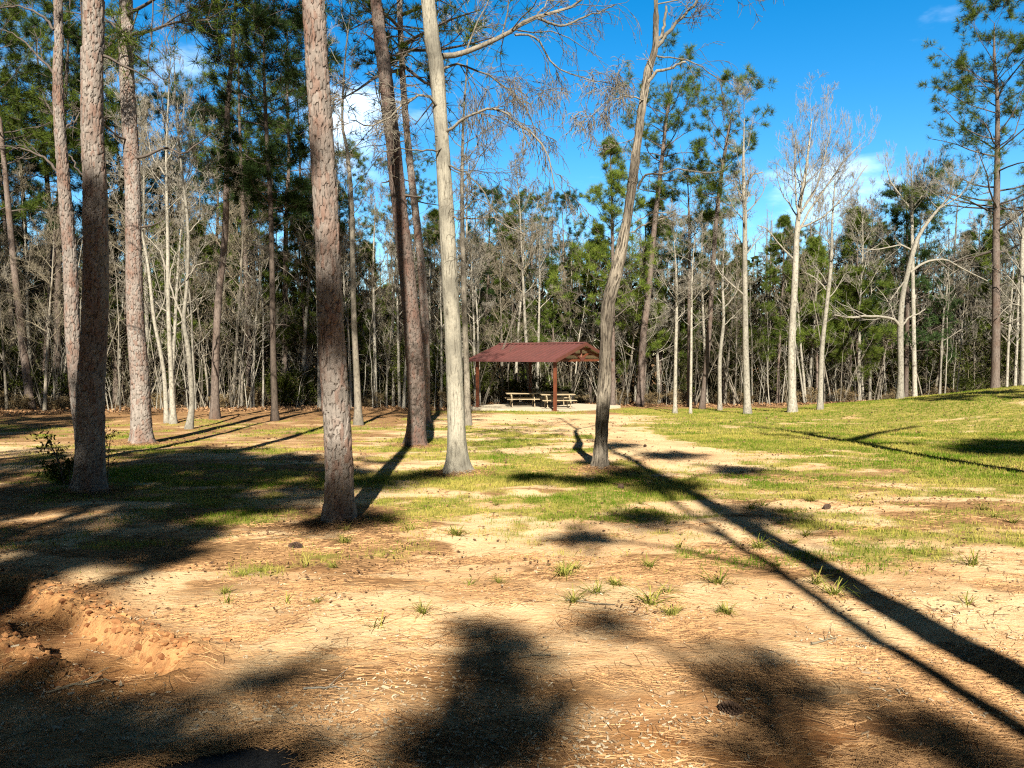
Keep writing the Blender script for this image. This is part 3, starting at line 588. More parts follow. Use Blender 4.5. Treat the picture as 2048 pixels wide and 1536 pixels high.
hardwood('thin white tree nearest the right end of the shelter', (1350, 822), [(1350, 824, 10), (1352, 720, 8), (1354, 620, 7), (1352, 560, 5), (1348, 480, 2)], None, 42, M_bark_white,
         limbs_px=[([(1354, 640), (1375, 620), (1400, 640)], 3, 1.2, 4, .2, LV2, 0)], bare=(4, 9.3, 16, 1.9, SV, (25, 60)), Y=36.5, **W)
hardwood('very thin white tree paired beside the one near the shelter', (1381, 826), [(1381, 826, 7), (1383, 700, 6), (1385, 560, 4), (1388, 480, 1.5)], None, 43, M_bark_white, limbs_px=[], bare=(4, 9, 14, 1.7, SV, (30, 60)), Y=36, **W)
hardwood('crooked white trunk between the shelter and the lone white tree', (1440, 806), [(1439, 806, 10), (1440, 720, 9), (1446, 640, 7), (1445, 560, 6), (1450, 470, 2)], None, 44, M_bark_white,
         limbs_px=[([(1445, 620), (1470, 590), (1480, 560)], 5, 2, 5, .2, LV2, .05)], bare=(4.5, 10, 14, 2.0, SV, (25, 60)), Y=40, **W)

# pines and a bare tree that stand beside and behind the photographer and throw the long shadows on the sand
def shade_tree(label, base, topx, h, r, clumps, seed, crown=None, kind='pine', dead=0):
    rng = np.random.default_rng(seed); x, y = base; B = np.array([x, y, float(gz(x, y, False))])
    K = np.array([(0, 0, 0), ((topx-x)*.35, .1, h*.4), ((topx-x)*.6, -.1, h*.7), (topx-x, 0, h)]); Rk = np.array([r, r*.8, r*.6, r*.2])
    root = empty('pine_tree' if kind == 'pine' else 'hardwood_tree', B, label, 'pine tree' if kind == 'pine' else 'bare tree', None)
    simple_trunk(K, Rk, 14).obj('trunk', M_bark_pine, root, True); br, lf = MB(), MB(); tf = trunk_fn(K, Rk)
    if crown:
        b2, l2 = pine_parts(rng, K, Rk, crown[0], crown[1], crown[2], crown[3], SH_OLD, (0, 40), 6, 3, 18, .30, .028, dead); br, lf = b2, l2
    for gx, gy, cy, rad, *dn in clumps:          # a foliage clump whose shade falls at (gx, gy)
        k = gy-cy; p = np.array([gx+SUN_DX*k, cy, float(gz(gx, gy, False))+SUN_TAN*k])-B
        s = np.array([*tf(max(p[2]-.9, 1))[:2], max(p[2]-.9, 1)]); Q = curve_pts(np.array([s, (s+p)/2+[0, 0, .25], p]), 8)
        bq = MB(); tubes(bq, Q, np.linspace(.05, .015, 8), 5); n = int((dn[0] if dn else 110)*(rad/.4)**2)
        S = p+rng.normal(size=(n, 3))*rad*.5*np.array([1, 1, .7]); tufts(lf, rng, S, norm(S-p+[0, 0, .1]), 14, .24, .014)
        tubes(bq, np.stack([np.repeat(Q[-3:-2], n, 0), (Q[-1]+S)/2, S], 1), np.tile([.012, .008, .005], (n, 1)), 3); bq.obj('branch', M_twig_dark, root, True)
    if br.v: br.obj('branches', M_twig_dark, root, True)
    if lf.v: lf.obj('crown', M_needle, root)
    return root
shade_tree('straight pine behind the camera on the right casting the broad shadow strip', (2.98, -4), 2.95, 17.5, .19, [(2.9, 8.6, -4.4, .45), (2.0, 12.4, -4, .55), (3.3, 15.5, -4, .6), (2.6, 18.0, -4, .5), (1.6, 14, -4.4, .4), (3.9, 12.8, -3.6, .45)], 51)
shade_tree('thin pine behind the camera on the right casting the narrow shadow strip', (2.62, -6), 2.62, 13, .10, [(.7, 7.4, -6, .3), (1.5, 8.5, -6.3, .35), (2.3, 10.9, -6, .5), (.3, 11.9, -6, .4), (1.2, 11.6, -6, .4)], 52)
shade_tree('full crowned pine behind the camera at left', (-4.6, -8), -4.7, 14.3, .2, [], 53, (9.0, 14, 2.5, 40))
shade_tree('leaning full crowned pine behind the camera at far left', (-7.6, -6.5), -8.0, 14.2, .2, [], 54, (8.4, 13.8, 2.8, 38))
shade_tree('forked full crowned pine behind the camera left of centre', (-3.1, -9.5), -3.4, 15.6, .18, [(-1.9, 8.4, -9, .5), (-2.1, 11.5, -9, .55), (-1.4, 12.2, -9, .4)], 55, (10.6, 15.2, 1.7, 34))
shade_tree('outermost pine behind the camera at left', (-10.5, -8), -10.5, 14.6, .2, [], 57, (8.6, 14.2, 3.0, 38))
shade_tree('narrow crowned pine behind the camera at left', (-5.6, -7), -5.65, 15.1, .16, [], 62, (10.6, 14.9, 1.1, 44))
shade_tree('open branched pine straight behind the camera', (.25, -10.5), .1, 9.2, .14,
           [(-.26, 4.5, -10.3, .22, 60), (.06, 4.45, -10.3, .18, 60), (-.05, 4.15, -10.4, .24), (-.1, 3.75, -10.2, .2), (-.02, 3.4, -10.4, .2), (-.12, 3.05, -10.4, .3), (-.4, 3.1, -10.2, .2), (.3, 3.6, -10.2, .12)], 56)
shade_tree('open branched pine behind the camera right of the straight one', (1.7, -11), 1.6, 9.0, .13,
           [(1.3, 3.95, -10.8, .26, 75), (1.5, 3.7, -10.6, .2, 70), (1.25, 3.35, -10.7, .18, 55), (1.75, 3.3, -10.9, .22, 55), (1.95, 3.1, -10.7, .22), (.62, 4.8, -11, .16), (1.0, 3.1, -10.9, .16)], 60)
shade_tree('open branched pine behind the camera left of the straight one', (-2.3, -10.5), -2.4, 9.6, .14,
           [(-2.5, 3.62, -10.3, .36, 60), (-3.1, 3.7, -10.5, .38, 60), (-2.05, 3.45, -10.4, .36, 60), (-1.55, 3.35, -10.2, .3, 60), (-2.9, 3.3, -10.6, .45, 60), (-1.25, 3.85, -10.4, .24, 50), (-1.9, 3.05, -10.4, .4, 70), (-1.1, 3.15, -10.6, .3, 60), (-3.5, 4.5, -10.2, .4, 50), (-3.1, 4.85, -10.3, .26, 30), (-2.5, 3.1, -10.2, .4, 60)], 61)
shade_tree('pine behind the camera at far right with one dense clump', (11.8, -6), 11.6, 16, .13, [(11.2, 16.8, -6, .9, 150), (12.2, 17.4, -6, 1.0, 150), (13.2, 16.6, -6, .9, 150), (10.4, 16.3, -6, .6), (14.4, 17.3, -6, .9), (12.6, 18.6, -6, .8)], 58)
shade_tree('straight pine right of the lawn casting a thin shadow over the mound', (20.3, 11), 20.2, 17, .2, [], 63, (13, 16.6, 1.6, 16))
rng = np.random.default_rng(59)
B = np.array([8.85, 4.6, -.15]); K = np.array([(0, 0, 0), (.05, 0, 4), (.1, 0, 7), (.2, 0, 10), (.45, 0, 13)]); Rk = np.array([.30, .27, .24, .19, .07])
root = empty('hardwood_tree', B, 'forked bare tree beside the camera on the right casting a thin shadow on the lawn', 'bare tree')
simple_trunk(K, Rk).obj('trunk', M_bark_grey, root, True); b = bare_parts(rng, K, Rk, 9, 12.8, 8, 2.2, SV, (10, 50))
tubes(b, curve_pts(np.array([(.2, 0, 9.6), (1.5, .1, 10.6), (3.2, .2, 12.0), (5.4, .2, 13.4)]), 8), np.linspace(.17, .07, 8), 6); b.obj('crown', M_twig_grey, root, True)

# ------------------------------------------------------------------ picnic shelter and tables
M_roof = plain_mat('maroon_roof_metal', (.112, .040, .036), (.085, .034, .031), 1.6, .42, .5, bstr=.05)
M_rust = plain_mat('rust_brown_steel', (.135, .038, .015), (.085, .026, .012), 5, .55, .4, bstr=.05)
M_trim = plain_mat('roof_trim', (.10, .034, .024), (.08, .029, .021), 4, .5, .4, bstr=.05)
M_soffit = plain_mat('pale_roof_liner', (.45, .41, .34), (.40, .36, .30), 3, .6, .3, bstr=.05)
M_conc = plain_mat('concrete', (.44, .385, .29), (.37, .32, .235), 7, .9, .1, bstr=.4)
M_pine_board = plain_mat('new_pine_boards', (.34, .27, .17), (.22, .17, .105), 4, .7, .2, (1, 9, 9), .3)
A = np.array([2.22, 37.5]); U = np.array([-.80, .60]); Vv = np.array([.60, .80]); LEN, WID = 5.8, 5.79
ZS, ZE, ZR = -1.27, 1.33, 2.22
ctr = A+U*LEN/2+Vv*WID/2; SB = np.array([ctr[0], ctr[1], ZS])
def SW(V):                                   # shelter frame: x along the ridge (from the right gable), y from the front eave, z above the slab
    V = np.asarray(V, float); xy = A+V[:, :1]*U+V[:, 1:2]*Vv
    return np.column_stack([xy, V[:, 2]+ZS])-SB
root = empty('picnic_shelter', SB, 'open picnic shelter with a maroon ribbed metal roof on rust brown posts', 'picnic shelter')
def part(name, m_, prims, parent=root):
    mb = MB()
    for a, b, wx, wz in prims:
        t = SW([a, b]); bar(mb, t[0], t[1], wx, wz)
    return mb.obj(name, m_, parent)
he, hr = ZE-ZS, ZR-ZS
for x in (.30, LEN-.35):
    for y in (.38, WID-.38):
        mb = MB(); t = SW([(x, y, -.02), (x, y, he+.06)]); bar(mb, t[0], t[1], .135, .135, side=(*U, 0)); p = mb.obj('post', M_rust, root)
        mb = MB(); t = SW([(x, y, .0), (x, y, .025)]); bar(mb, t[0], t[1], .30, .30, side=(*U, 0)); mb.obj('base_plate', M_rust, p)
prof = []                                    # ribbed sheets, one per slope, 6 cm thick with raised ribs
for side in (0, 1):
    mb = MB(); nr = 20; e0 = [(x0, k) for x0 in np.linspace(0, LEN, nr+1) for k in (0, 1, 2, 3)]
    pts = []
    for q, (x0, k) in enumerate(e0):
        xo = x0+(-.035, -.015, .015, .035)[k]; pts.append((min(max(xo, 0), LEN), .028 if k in (1, 2) else 0.0))
    pts = np.array(pts); n = len(pts); y0, y1 = (0, WID/2) if side == 0 else (WID, WID/2)
    rows = []
    for yy, zz in ((y0, he), (y1, hr)): rows.append(np.column_stack([pts[:, 0], np.full(n, yy), zz+.03+pts[:, 1]]))
    for yy, zz in ((y1, hr), (y0, he)): rows.append(np.column_stack([pts[:, 0], np.full(n, yy), np.full(n, zz-.01)]))
    V = SW(np.vstack(rows)); k = np.arange(n-1)
    Fc = np.vstack([np.stack([r*n+k, r*n+k+1, ((r+1) % 4)*n+k+1, ((r+1) % 4)*n+k], -1) for r in range(4)]+[[(0, n, 2*n, 3*n), (n-1, 2*n-1, 3*n-1, 4*n-1)]])
    mb.add(V, Fc); rf = mb.obj('roof_slope', M_roof, root)
    mb = MB(); d = .045; q = [(.05, y0+(.05 if side == 0 else -.05), he-d+.012), (LEN-.05, y0+(.05 if side == 0 else -.05), he-d+.012), (LEN-.05, y1, hr-d), (.05, y1, hr-d)]
    q2 = [(a, b, c+.02) for a, b, c in q]; mb.add(SW(q+q2), [(0, 1, 2, 3), (4, 7, 6, 5), (0, 4, 5, 1), (1, 5, 6, 2), (2, 6, 7, 3), (3, 7, 4, 0)]); mb.obj('roof_liner', M_soffit, rf)
    part('purlin', M_rust, [((.1, y0+(y1-y0)*f, he+(hr-he)*f-.11), (LEN-.1, y0+(y1-y0)*f, he+(hr-he)*f-.11), .06, .09) for f in (.12, .45, .78)], rf)
    for x in (-.02, LEN+.02):
        part('fascia', M_trim, [((x, y0, he-.03), (x, y1, hr-.03), .03, .17)], rf)
    part('eave_trim', M_trim if side else M_roof, [((0, y0+(-.015 if side == 0 else .015), he-.035), (LEN, y0+(-.015 if side == 0 else .015), he-.035), .03, .11)], rf)
cap = MB(); cp = [(x, y, z) for x in (-.04, LEN+.04) for y, z in ((WID/2-.22, hr-.0), (WID/2, hr+.085), (WID/2+.22, hr-.0), (WID/2, hr+.05))]
cap.add(SW(cp), [(0, 1, 5, 4), (1, 2, 6, 5), (2, 3, 7, 6), (3, 0, 4, 7), (0, 3, 2, 1), (4, 5, 6, 7)]); cap.obj('ridge_cap', M_roof, root)
for x in (.30, LEN/2, LEN-.35):               # trusses
    c_ = WID/2; zb = he-.02; mb_ = MB()
    for a, b, wd in (((x, .38, zb), (x, WID-.38, zb), .11), ((x, .3, he-.02), (x, c_, hr-.2), .11), ((x, WID-.3, he-.02), (x, c_, hr-.2), .11), ((x, c_, zb), (x, c_, hr-.2), .09), ((x, c_, zb+.05), (x, c_-.95, zb+.50), .08), ((x, c_, zb+.05), (x, c_+.95, zb+.50), .08)):
        t = SW([a, b]); bar(mb_, t[0], t[1], wd, wd*1.1)
    tr = mb_.obj('truss', M_rust, root)
    g = MB(); xf = x-.07; q = [(xf, c_-.42, zb+.24), (xf, c_-.12, zb-.02), (xf, c_+.12, zb-.02), (xf, c_+.42, zb+.24), (xf, c_+.1, zb+.16), (xf, c_-.1, zb+.16)]
    q2 = [(a-.012, b, c) for a, b, c in q]; g.add(SW(q+q2), [(6, 7, 11), (7, 8, 10), (7, 10, 11), (8, 9, 10), (0, 5, 1), (1, 4, 2), (1, 5, 4), (2, 4, 3)])
    g.add(SW(q+q2), [(a, (a+1) % 6, (a+1) % 6+6, a+6) for a in range(6)]); g.obj('gusset_plate', M_trim, tr)
mb = MB(); q = np.array([(-.35, -.35), (LEN+.35, -.35), (LEN+.35, WID+.35), (-.35, WID+.35)])
box_ = [(*p, z) for z in (-.34, -.012, 0) for p in q]; ins = .012
V = np.array(box_); V[8:, :2] += np.sign(ctr.mean()*0+np.array([LEN/2, WID/2])-V[8:, :2])*ins
mb.add(SW(V), [(8, 9, 10, 11)]+[(r*4+a, r*4+(a+1) % 4, (r+1)*4+(a+1) % 4, (r+1)*4+a) for r in (0, 1) for a in range(4)])
sl = mb.obj('concrete_slab', M_conc, loc=SB); tag(sl, 'pale concrete slab under the picnic shelter', 'concrete slab')

def picnic_table(label, x, y, rot, group='wooden picnic tables under the shelter'):
    p = A+U*x+Vv*y; a = math.atan2(U[1], U[0])+R_(rot)
    r = empty('picnic_table', (p[0], p[1], ZS+.001), label, 'picnic table', group); r.rotation_euler = (0, 0, a)
    mb = MB()
    for k_ in range(5): box(mb, -.92, .92, -.37+k_*.149, -.37+k_*.149+.14, .715, .755)
    mb.obj('tabletop', M_pine_board, r)
    for s in (-1, 1):
        mb = MB()
        for k_ in range(2): box(mb, -.92, .92, s*.70-.145+k_*.149, s*.70-.145+k_*.149+.14, .43, .47)
        mb.obj('bench_seat', M_pine_board, r)
    for s in (-1, 1):
        for t_ in (-1, 1):
            mb = MB(); bar(mb, (s*.62, t_*.62, 0), (s*.62, t_*.20, .715), .09, .04, side=(1, 0, 0)); mb.obj('leg', M_pine_board, r)
        mb = MB(); box(mb, s*.62+.021, s*.62+.06, -.82, .82, .34, .43); box(mb, s*.62+.021, s*.62+.06, -.36, .36, .626, .714); mb.obj('crossbeam', M_pine_board, r)
    return r
picnic_table('sunlit pine picnic table nearer the right front post of the shelter', 1.35, 2.2, 42)
picnic_table('sunlit pine picnic table at the left under the shelter', 3.55, 2.0, 42)
picnic_table('shaded dark picnic table at the back between the two sunlit ones', 3.1, 4.3, 38)

# ------------------------------------------------------------------ the wood behind: kinds built once, then copied
rng = np.random.default_rng(7)
def straight(h, r, lean=.03, seed=0, wig=.12):
    q = np.random.default_rng(seed); z = np.linspace(0, h, 7)
    xy = np.cumsum(q.normal(0, wig, (7, 2)), 0)*np.linspace(0, 1, 7)[:, None]*.5+q.normal(0, lean, 2)*z[:, None]
    return np.column_stack([xy-xy[0], z]), np.maximum(r*np.array([1, .86, .74, .62, .48, .3, .08]), .008)
def proto_pine(name, h, r, c0, spread, nl, seed, barkm, needle, shape=SH_OLD, el=(0, 45), n2=6, n3=3, nn=19, L=.32, wd=.017, dead=5):
    K, Rk = straight(h, r, .02, seed); rg = np.random.default_rng(seed)
    root = empty(name, (0, 0, 0), 'x', 'pine tree'); simple_trunk(K, Rk, 9).obj('trunk', barkm, root, True)
    br, lf = pine_parts(rg, K, Rk, c0, h-.2, spread, nl, shape, el, n2, n3, nn, L, wd, dead)
    br.obj('branches', M_twig_dark, root, True); lf.obj('crown', needle, root); return root
def proto_bare(h, r, c0, L0, nl, seed, barkm, twig, el=(25, 60), lv=((5, .5, 38), (5, .5, 40), (4, .5, 42)), up=.1):
    K, Rk = straight(h, r, .035, seed, .18); rg = np.random.default_rng(seed)
    root = empty('hardwood_tree', (0, 0, 0), 'x', 'bare tree'); simple_trunk(K, Rk, 8).obj('trunk', barkm, root, True)
    bare_parts(rg, K, Rk, c0, h-.3, nl, L0, SV, el, lv, up, .0075).obj('crown', twig, root, True); return root
def proto_sapling(h, r, seed, m_, stems=1, tw=7):
    rg = np.random.default_rng(seed); mb = MB()
    for s in range(stems):
        K, Rk = straight(h*rg.uniform(.7, 1), r, .05 if stems == 1 else .16, seed*10+s, .14); Rk = np.maximum(Rk, .010)
        off = np.array([*rg.normal(0, .12 if stems > 1 else 0, 2), 0]); P = curve_pts(K, 12)+off; P[0, 2] = -.2
        rr = np.interp(P[:, 2], K[:, 2], Rk); tubes(mb, P, rr, 5)
        P2, R2 = grow(rg, P[None], rr[None], tw, .30, 45, 5, .12, .22, .25, 1, .008, .5); tubes(mb, P2, R2, 3)
        P3, R3 = grow(rg, P2, R2, 3, .5, 40, 4, .1, .2, .2, 1, .006); tubes(mb, P3, R3, 3)
    o = mb.obj('sapling', m_, smooth=True); return tag(o, 'x', 'sapling')
def proto_shrub(h, wdt, n, seed, m_, leaf=.085, hollow=.35):
    rg = np.random.default_rng(seed); root = empty('evergreen_shrub', (0, 0, 0), 'x', 'shrub')
    ns = 7; ez = np.zeros((ns, 6, 3)); d = norm(np.column_stack([rg.normal(0, .35, (ns, 2)), np.ones(ns)]))
    for k_ in range(1, 6):
        d = norm(d+rg.normal(0, .16, d.shape)); ez[:, k_] = ez[:, k_-1]+d*h*.85/5*rg.uniform(.7, 1.1, (ns, 1))
    ez[:, :, :2] *= wdt/h*1.3; st = MB(); rr = np.tile(np.linspace(.028, .010, 6), (ns, 1)); tubes(st, ez, rr, 4)
    P2, R2 = grow(rg, ez, rr, 9, .42, 50, 4, .05, .25, .2, 1, .007); tubes(st, P2, R2, 3)
    P3, R3 = grow(rg, P2, R2, 4, .5, 45, 4, .0, .25, .2, 1, .006); tubes(st, P3, R3, 3)
    st.obj('stems', M_twig_grey, root)
    src = np.concatenate([P3[:, 1:].reshape(-1, 3), P2[:, 2:].reshape(-1, 3)]); pk = rg.integers(0, len(src), n)
    c = src[pk]+rg.normal(0, .11, (n, 3)); c = c[c[:, 2] > .05]; n = len(c)
    u = norm(rg.normal(size=(n, 3))); v = norm(np.cross(u, rg.normal(size=(n, 3)))); l = leaf*rg.uniform(.5, 1.2, (n, 1))
    V = np.stack([c-u*l, c+v*l*.32, c+u*l, c-v*l*.32], 1).reshape(-1, 3)
    val = np.clip(.45+.25*(vnoise(c[:, 0]*2.2+seed, c[:, 2]*2.2)-.5)*2+rg.normal(0, .2, n), 0, 1)
    lv = MB().add(V, np.arange(len(V)).reshape(-1, 4), 0, vert=np.repeat(val, 4)); lv.obj('leaves', m_, root); return root

P_tall = [proto_pine('pine_tree', 20, .20, 9.5, 2.9, 32, 101, M_bark_pine, M_needle), proto_pine('pine_tree', 18, .17, 8, 2.6, 32, 102, M_bark_pine, M_needle_dark),
          proto_pine('pine_tree', 21.5, .2, 12, 2.8, 28, 103, M_bark_dark, M_needle), proto_pine('pine_tree', 16.5, .15, 7, 2.4, 30, 104, M_bark_pine, M_needle_dark, n2=7)]
P_young = [proto_pine('pine_tree', 11, .10, 2.6, 2.2, 44, 111, M_bark_pine, M_needle_young, SH_CONE, (10, 60), 6, 3, 19, .31, .018, 3), proto_pine('pine_tree', 13, .12, 3.6, 2.3, 44, 112, M_bark_pine, M_needle, SH_CONE, (5, 55), 6, 3, 19, .31, .018, 4),
           proto_pine('pine_tree', 9, .09, 1.6, 2.0, 40, 113, M_bark_dark, M_needle_young, SH_CONE, (10, 60), 6, 3, 19, .31, .018, 2)]
P_bare = [proto_bare(12, .11, 4.0, 2.6, 18, 121, M_bark_white, M_twig_white), proto_bare(10, .09, 3.2, 2.4, 18, 122, M_bark_grey, M_twig_grey, (15, 55)), proto_bare(14, .12, 6, 2.6, 18, 123, M_bark_white, M_twig_grey),
          proto_bare(9, .08, 2.4, 2.3, 20, 124, M_bark_grey, M_twig_grey, (10, 55)), proto_bare(11, .10, 3.4, 2.8, 18, 125, M_bark_white, M_twig_white, (20, 60))]
P_sap = [proto_sapling(5.5, .032, 131, M_bark_white), proto_sapling(4.2, .026, 132, M_bark_white), proto_sapling(6.5, .036, 133, M_bark_grey), proto_sapling(3.4, .020, 134, M_bark_white, 3, 4), proto_sapling(4.6, .024, 135, M_bark_grey, 4, 4), proto_sapling(2.6, .016, 136, M_bark_white, 5, 3), proto_sapling(7.5, .045, 137, M_bark_white)]
P_shrub = [proto_shrub(3.2, 2.2, 5200, 141, M_ever), proto_shrub(2.4, 2.4, 4200, 142, M_ever), proto_shrub(4.6, 2.4, 6200, 143, M_ever), proto_shrub(1.8, 1.8, 2600, 144, M_brush), proto_shrub(5.6, 2.8, 7000, 145, M_ever)]
used = {}
def region(px): return 'left' if px < 640 else ('mid' if px < 1240 else 'right')
WHERE = {'left': 'across the left of the view', 'mid': 'across the middle of the view', 'right': 'across the right of the view'}
def plant(protos, k, px, Y, what, grp, s=1.0, lean=0.0):
    pr = protos[k % len(protos)]; o = pr if not used.get(pr.name) else copy_tree(pr); used[pr.name] = True
    x = (px-1024)/F_PX*Y; o.location = (x, Y, float(gz(x, Y))-.03)
    o.scale = (s, s, s*rng.uniform(.94, 1.06)); o.rotation_euler = (rng.normal(0, .02), lean+rng.normal(0, .025), rng.uniform(0, 6.28))
    rg_ = region(px); tag(o, what+' '+WHERE[rg_], None, grp+' '+WHERE[rg_]); return o
def edge_y(px):                              # where the wood begins
    return float(np.interp(px, [-300, 0, 350, 600, 900, 1250, 1450, 1700, 1850, 2300], [30, 31.5, 34, 35.5, 42, 46.5, 45, 44, 45, 45]))
def spread(n, lo=-260, hi=2300):
    g = np.linspace(lo, hi, n); return g+rng.uniform(-.5, .5, n)*(hi-lo)/n
# tall pines: thick on the left, a few in the middle, scattered on the right
tall = [(px, 2+rng.uniform(0, 14), 0, rng.uniform(.85, 1.08)) for px in spread(26, -260, 620)]+[(px, 5+rng.uniform(0, 14), 0, rng.uniform(.6, .78)) for px in spread(12, 640, 1150)]
tall += [(px, 8+rng.uniform(0, 14), 0, rng.uniform(.55, .7)) for px in spread(12, 1240, 1960)]+[(px, 3+rng.uniform(0, 14), 0, rng.uniform(.6, .85)) for px in spread(6, 1990, 2400)]
for k_, (px, d, ln, s) in enumerate(tall): plant(P_tall, int(rng.integers(0, 4)), px, edge_y(px)+d, 'tall slim pine in the dense wood', 'tall pines in the wood', s)
for px, d, s in ((60, 1.5, .95), (110, 3, .9), (500, 3, .92), (965, 6, .72), (1060, 8, .70)): plant(P_tall, int(px), px, edge_y(px)+d, 'tall slim pine in the dense wood', 'tall pines in the wood', s)
for px in spread(72): plant(P_young, int(rng.integers(0, 3)), px, edge_y(px)+1.5+rng.uniform(0, 17), 'short bushy pine in the dense wood', 'young pines in the wood', rng.uniform(.7, 1.12))
for px in spread(190): plant(P_bare, int(rng.integers(0, 5)), px, edge_y(px)+.3+rng.uniform(0, 1)**1.4*15, 'leafless grey tree in the dense wood', 'bare trees in the wood', rng.uniform(.7, 1.08))
for px in spread(285): plant(P_sap, int(rng.integers(0, 7)), px, edge_y(px)-.6+rng.uniform(0, 1)**1.3*12, 'thin pale sapling at the edge of the wood', 'saplings at the edge of the wood', rng.uniform(.7, 1.5), rng.normal(0, .10))
for px in spread(84): plant(P_shrub[:3]+P_shrub[4:], int(rng.integers(0, 4)), px, edge_y(px)+1.6+rng.uniform(0, 11), 'dark evergreen shrub under the trees of the wood', 'evergreen shrubs in the wood', rng.uniform(.6, 1.1))
for px in spread(34): plant(P_shrub[3:4], 0, px, edge_y(px)+.2+rng.uniform(0, 3), 'low dry tan brush at the edge of the wood', 'dry brush at the edge of the wood', rng.uniform(.4, .8))
# unseen rest of the wood; crowns widened to keep low sky light off the clearing
for x, y, s_ in [(x, -33-abs(x)*.15+rng.uniform(-3, 3), 1.0) for x in np.arange(-40, 41, 4.5)]+[(x, -40+rng.uniform(-3, 3), 1.05) for x in np.arange(-42, 43, 5)]+[(-17+rng.uniform(-3, 1), y, 1.0) for y in np.arange(-24, 8, 4)]+[(-24+rng.uniform(-3, 1), y, 1.0) for y in np.arange(-22, 16, 4)]+[(26+rng.uniform(-2, 4), y, .95) for y in np.arange(-24, 8, 4.5)]:
    o = copy_tree(P_tall[int(rng.integers(0, 4))]); o.location = (x, y, float(gz(x, y, False))); o.scale = (1.5*s_, 1.5*s_, s_); o.rotation_euler = (0, 0, rng.uniform(0, 6.28))
    tag(o, 'tall pine of the wood behind and beside the viewer', 'pine tree', 'pines behind the viewer')
for x, y in [(x, -27-abs(x)*.1+rng.uniform(-2, 2)) for x in np.arange(-38, 39, 2.4)]+[(-15.5+rng.uniform(-2, 1), y) for y in np.arange(-22, 7, 2.6)]+[(23+rng.uniform(-1, 3), y) for y in np.arange(-24, 9, 2.6)]:  # young pines added out of view to block low sky light
    o = copy_tree(P_young[int(rng.integers(0, 3))]); s_ = rng.uniform(1.05, 1.35); o.location = (x, y, float(gz(x, y, False))); o.scale = (1.4*s_, 1.4*s_, s_); o.rotation_euler = (0, 0, rng.uniform(0, 6.28))
    tag(o, 'bushy young pine added behind and beside the viewer to block low sky', 'pine tree', 'added young pines behind the viewer')
for pr in P_tall+P_young+P_bare+P_sap+P_shrub:
    if not used.get(pr.name): print('unused', pr.name)
# the depth of the wood beyond, one uncountable mass of leaves, twigs and stems
n = 120000; Y = rng.uniform(50, 84, n); X = rng.uniform(-1, 1, n)*Y*.92; hmax = 5.5+6.5*fbm(X/6, Y/6, 61, 3); Z = gz(X, Y, False)+hmax*rng.uniform(0, 1, n)**.8
c = np.column_stack([X, Y, Z]); u = norm(rng.normal(size=(n, 3))); v = norm(np.cross(u, rng.normal(size=(n, 3)))); l = .26*rng.uniform(.5, 1.3, (n, 1))
V = np.stack([c-u*l, c+v*l*.4, c+u*l, c-v*l*.4], 1).reshape(-1, 3); val = np.clip(.4+1.2*(fbm(X/2.5, Z/1.8, 63, 3)-.5)+rng.normal(0, .2, n), 0, 1)
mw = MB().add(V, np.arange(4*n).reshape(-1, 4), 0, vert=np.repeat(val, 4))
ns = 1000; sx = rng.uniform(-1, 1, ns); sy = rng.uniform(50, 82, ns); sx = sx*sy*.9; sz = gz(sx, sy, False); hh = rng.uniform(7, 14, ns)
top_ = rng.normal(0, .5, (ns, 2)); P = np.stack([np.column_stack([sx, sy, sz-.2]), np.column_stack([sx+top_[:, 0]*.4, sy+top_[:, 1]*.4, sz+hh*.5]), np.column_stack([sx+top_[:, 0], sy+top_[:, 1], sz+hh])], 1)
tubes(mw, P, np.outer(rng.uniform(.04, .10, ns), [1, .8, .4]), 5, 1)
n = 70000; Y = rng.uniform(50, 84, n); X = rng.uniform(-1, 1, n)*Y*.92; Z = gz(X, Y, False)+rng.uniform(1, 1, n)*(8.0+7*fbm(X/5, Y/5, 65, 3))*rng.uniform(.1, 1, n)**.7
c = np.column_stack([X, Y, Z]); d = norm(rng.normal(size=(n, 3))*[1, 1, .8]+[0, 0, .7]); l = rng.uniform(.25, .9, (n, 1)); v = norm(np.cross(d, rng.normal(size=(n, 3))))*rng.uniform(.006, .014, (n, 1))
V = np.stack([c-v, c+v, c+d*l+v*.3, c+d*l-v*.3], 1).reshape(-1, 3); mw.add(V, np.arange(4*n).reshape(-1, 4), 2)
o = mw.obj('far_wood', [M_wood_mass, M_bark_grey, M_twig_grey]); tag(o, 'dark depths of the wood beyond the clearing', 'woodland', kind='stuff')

n = 36000; px = rng.uniform(-250, 2300, n); Y = np.interp(px, [-300, 0, 350, 600, 900, 1250, 1450, 1700, 1850, 2300], [30, 31.5, 34, 35.5, 42, 46.5, 45, 44, 45, 45])+.8+12*rng.random(n)**1.3; X = (px-1024)/F_PX*Y
Z = gz(X, Y, False)+(2.0+5.0*fbm(X/2.5, Y/2.5, 67, 3))*rng.random(n)**1.3; c = np.column_stack([X, Y, Z]); d = norm(rng.normal(size=(n, 3))*[1, 1, .6]+[0, 0, .9]); l = rng.uniform(.2, 1.0, (n, 1)); v = norm(np.cross(d, rng.normal(size=(n, 3))))*rng.uniform(.003, .008, (n, 1)); e_ = rng.normal(0, .10, (n, 3))*l
V = np.stack([c-v, c+v, c+d*l*.5+e_+v*.8, c+d*l*.5+e_-v*.8, c+d*l+v*.3, c+d*l-v*.3], 1).reshape(-1, 3); k = np.arange(n)*6
o = MB().add(V, np.vstack([np.stack([k, k+1, k+2, k+3], -1), np.stack([k+3, k+2, k+4, k+5], -1)]), 0, vert=np.repeat(rng.random(n), 6)).obj('undergrowth', attr_mat('undergrowth_twigs', (.045, .038, .022), (.20, .175, .115)))
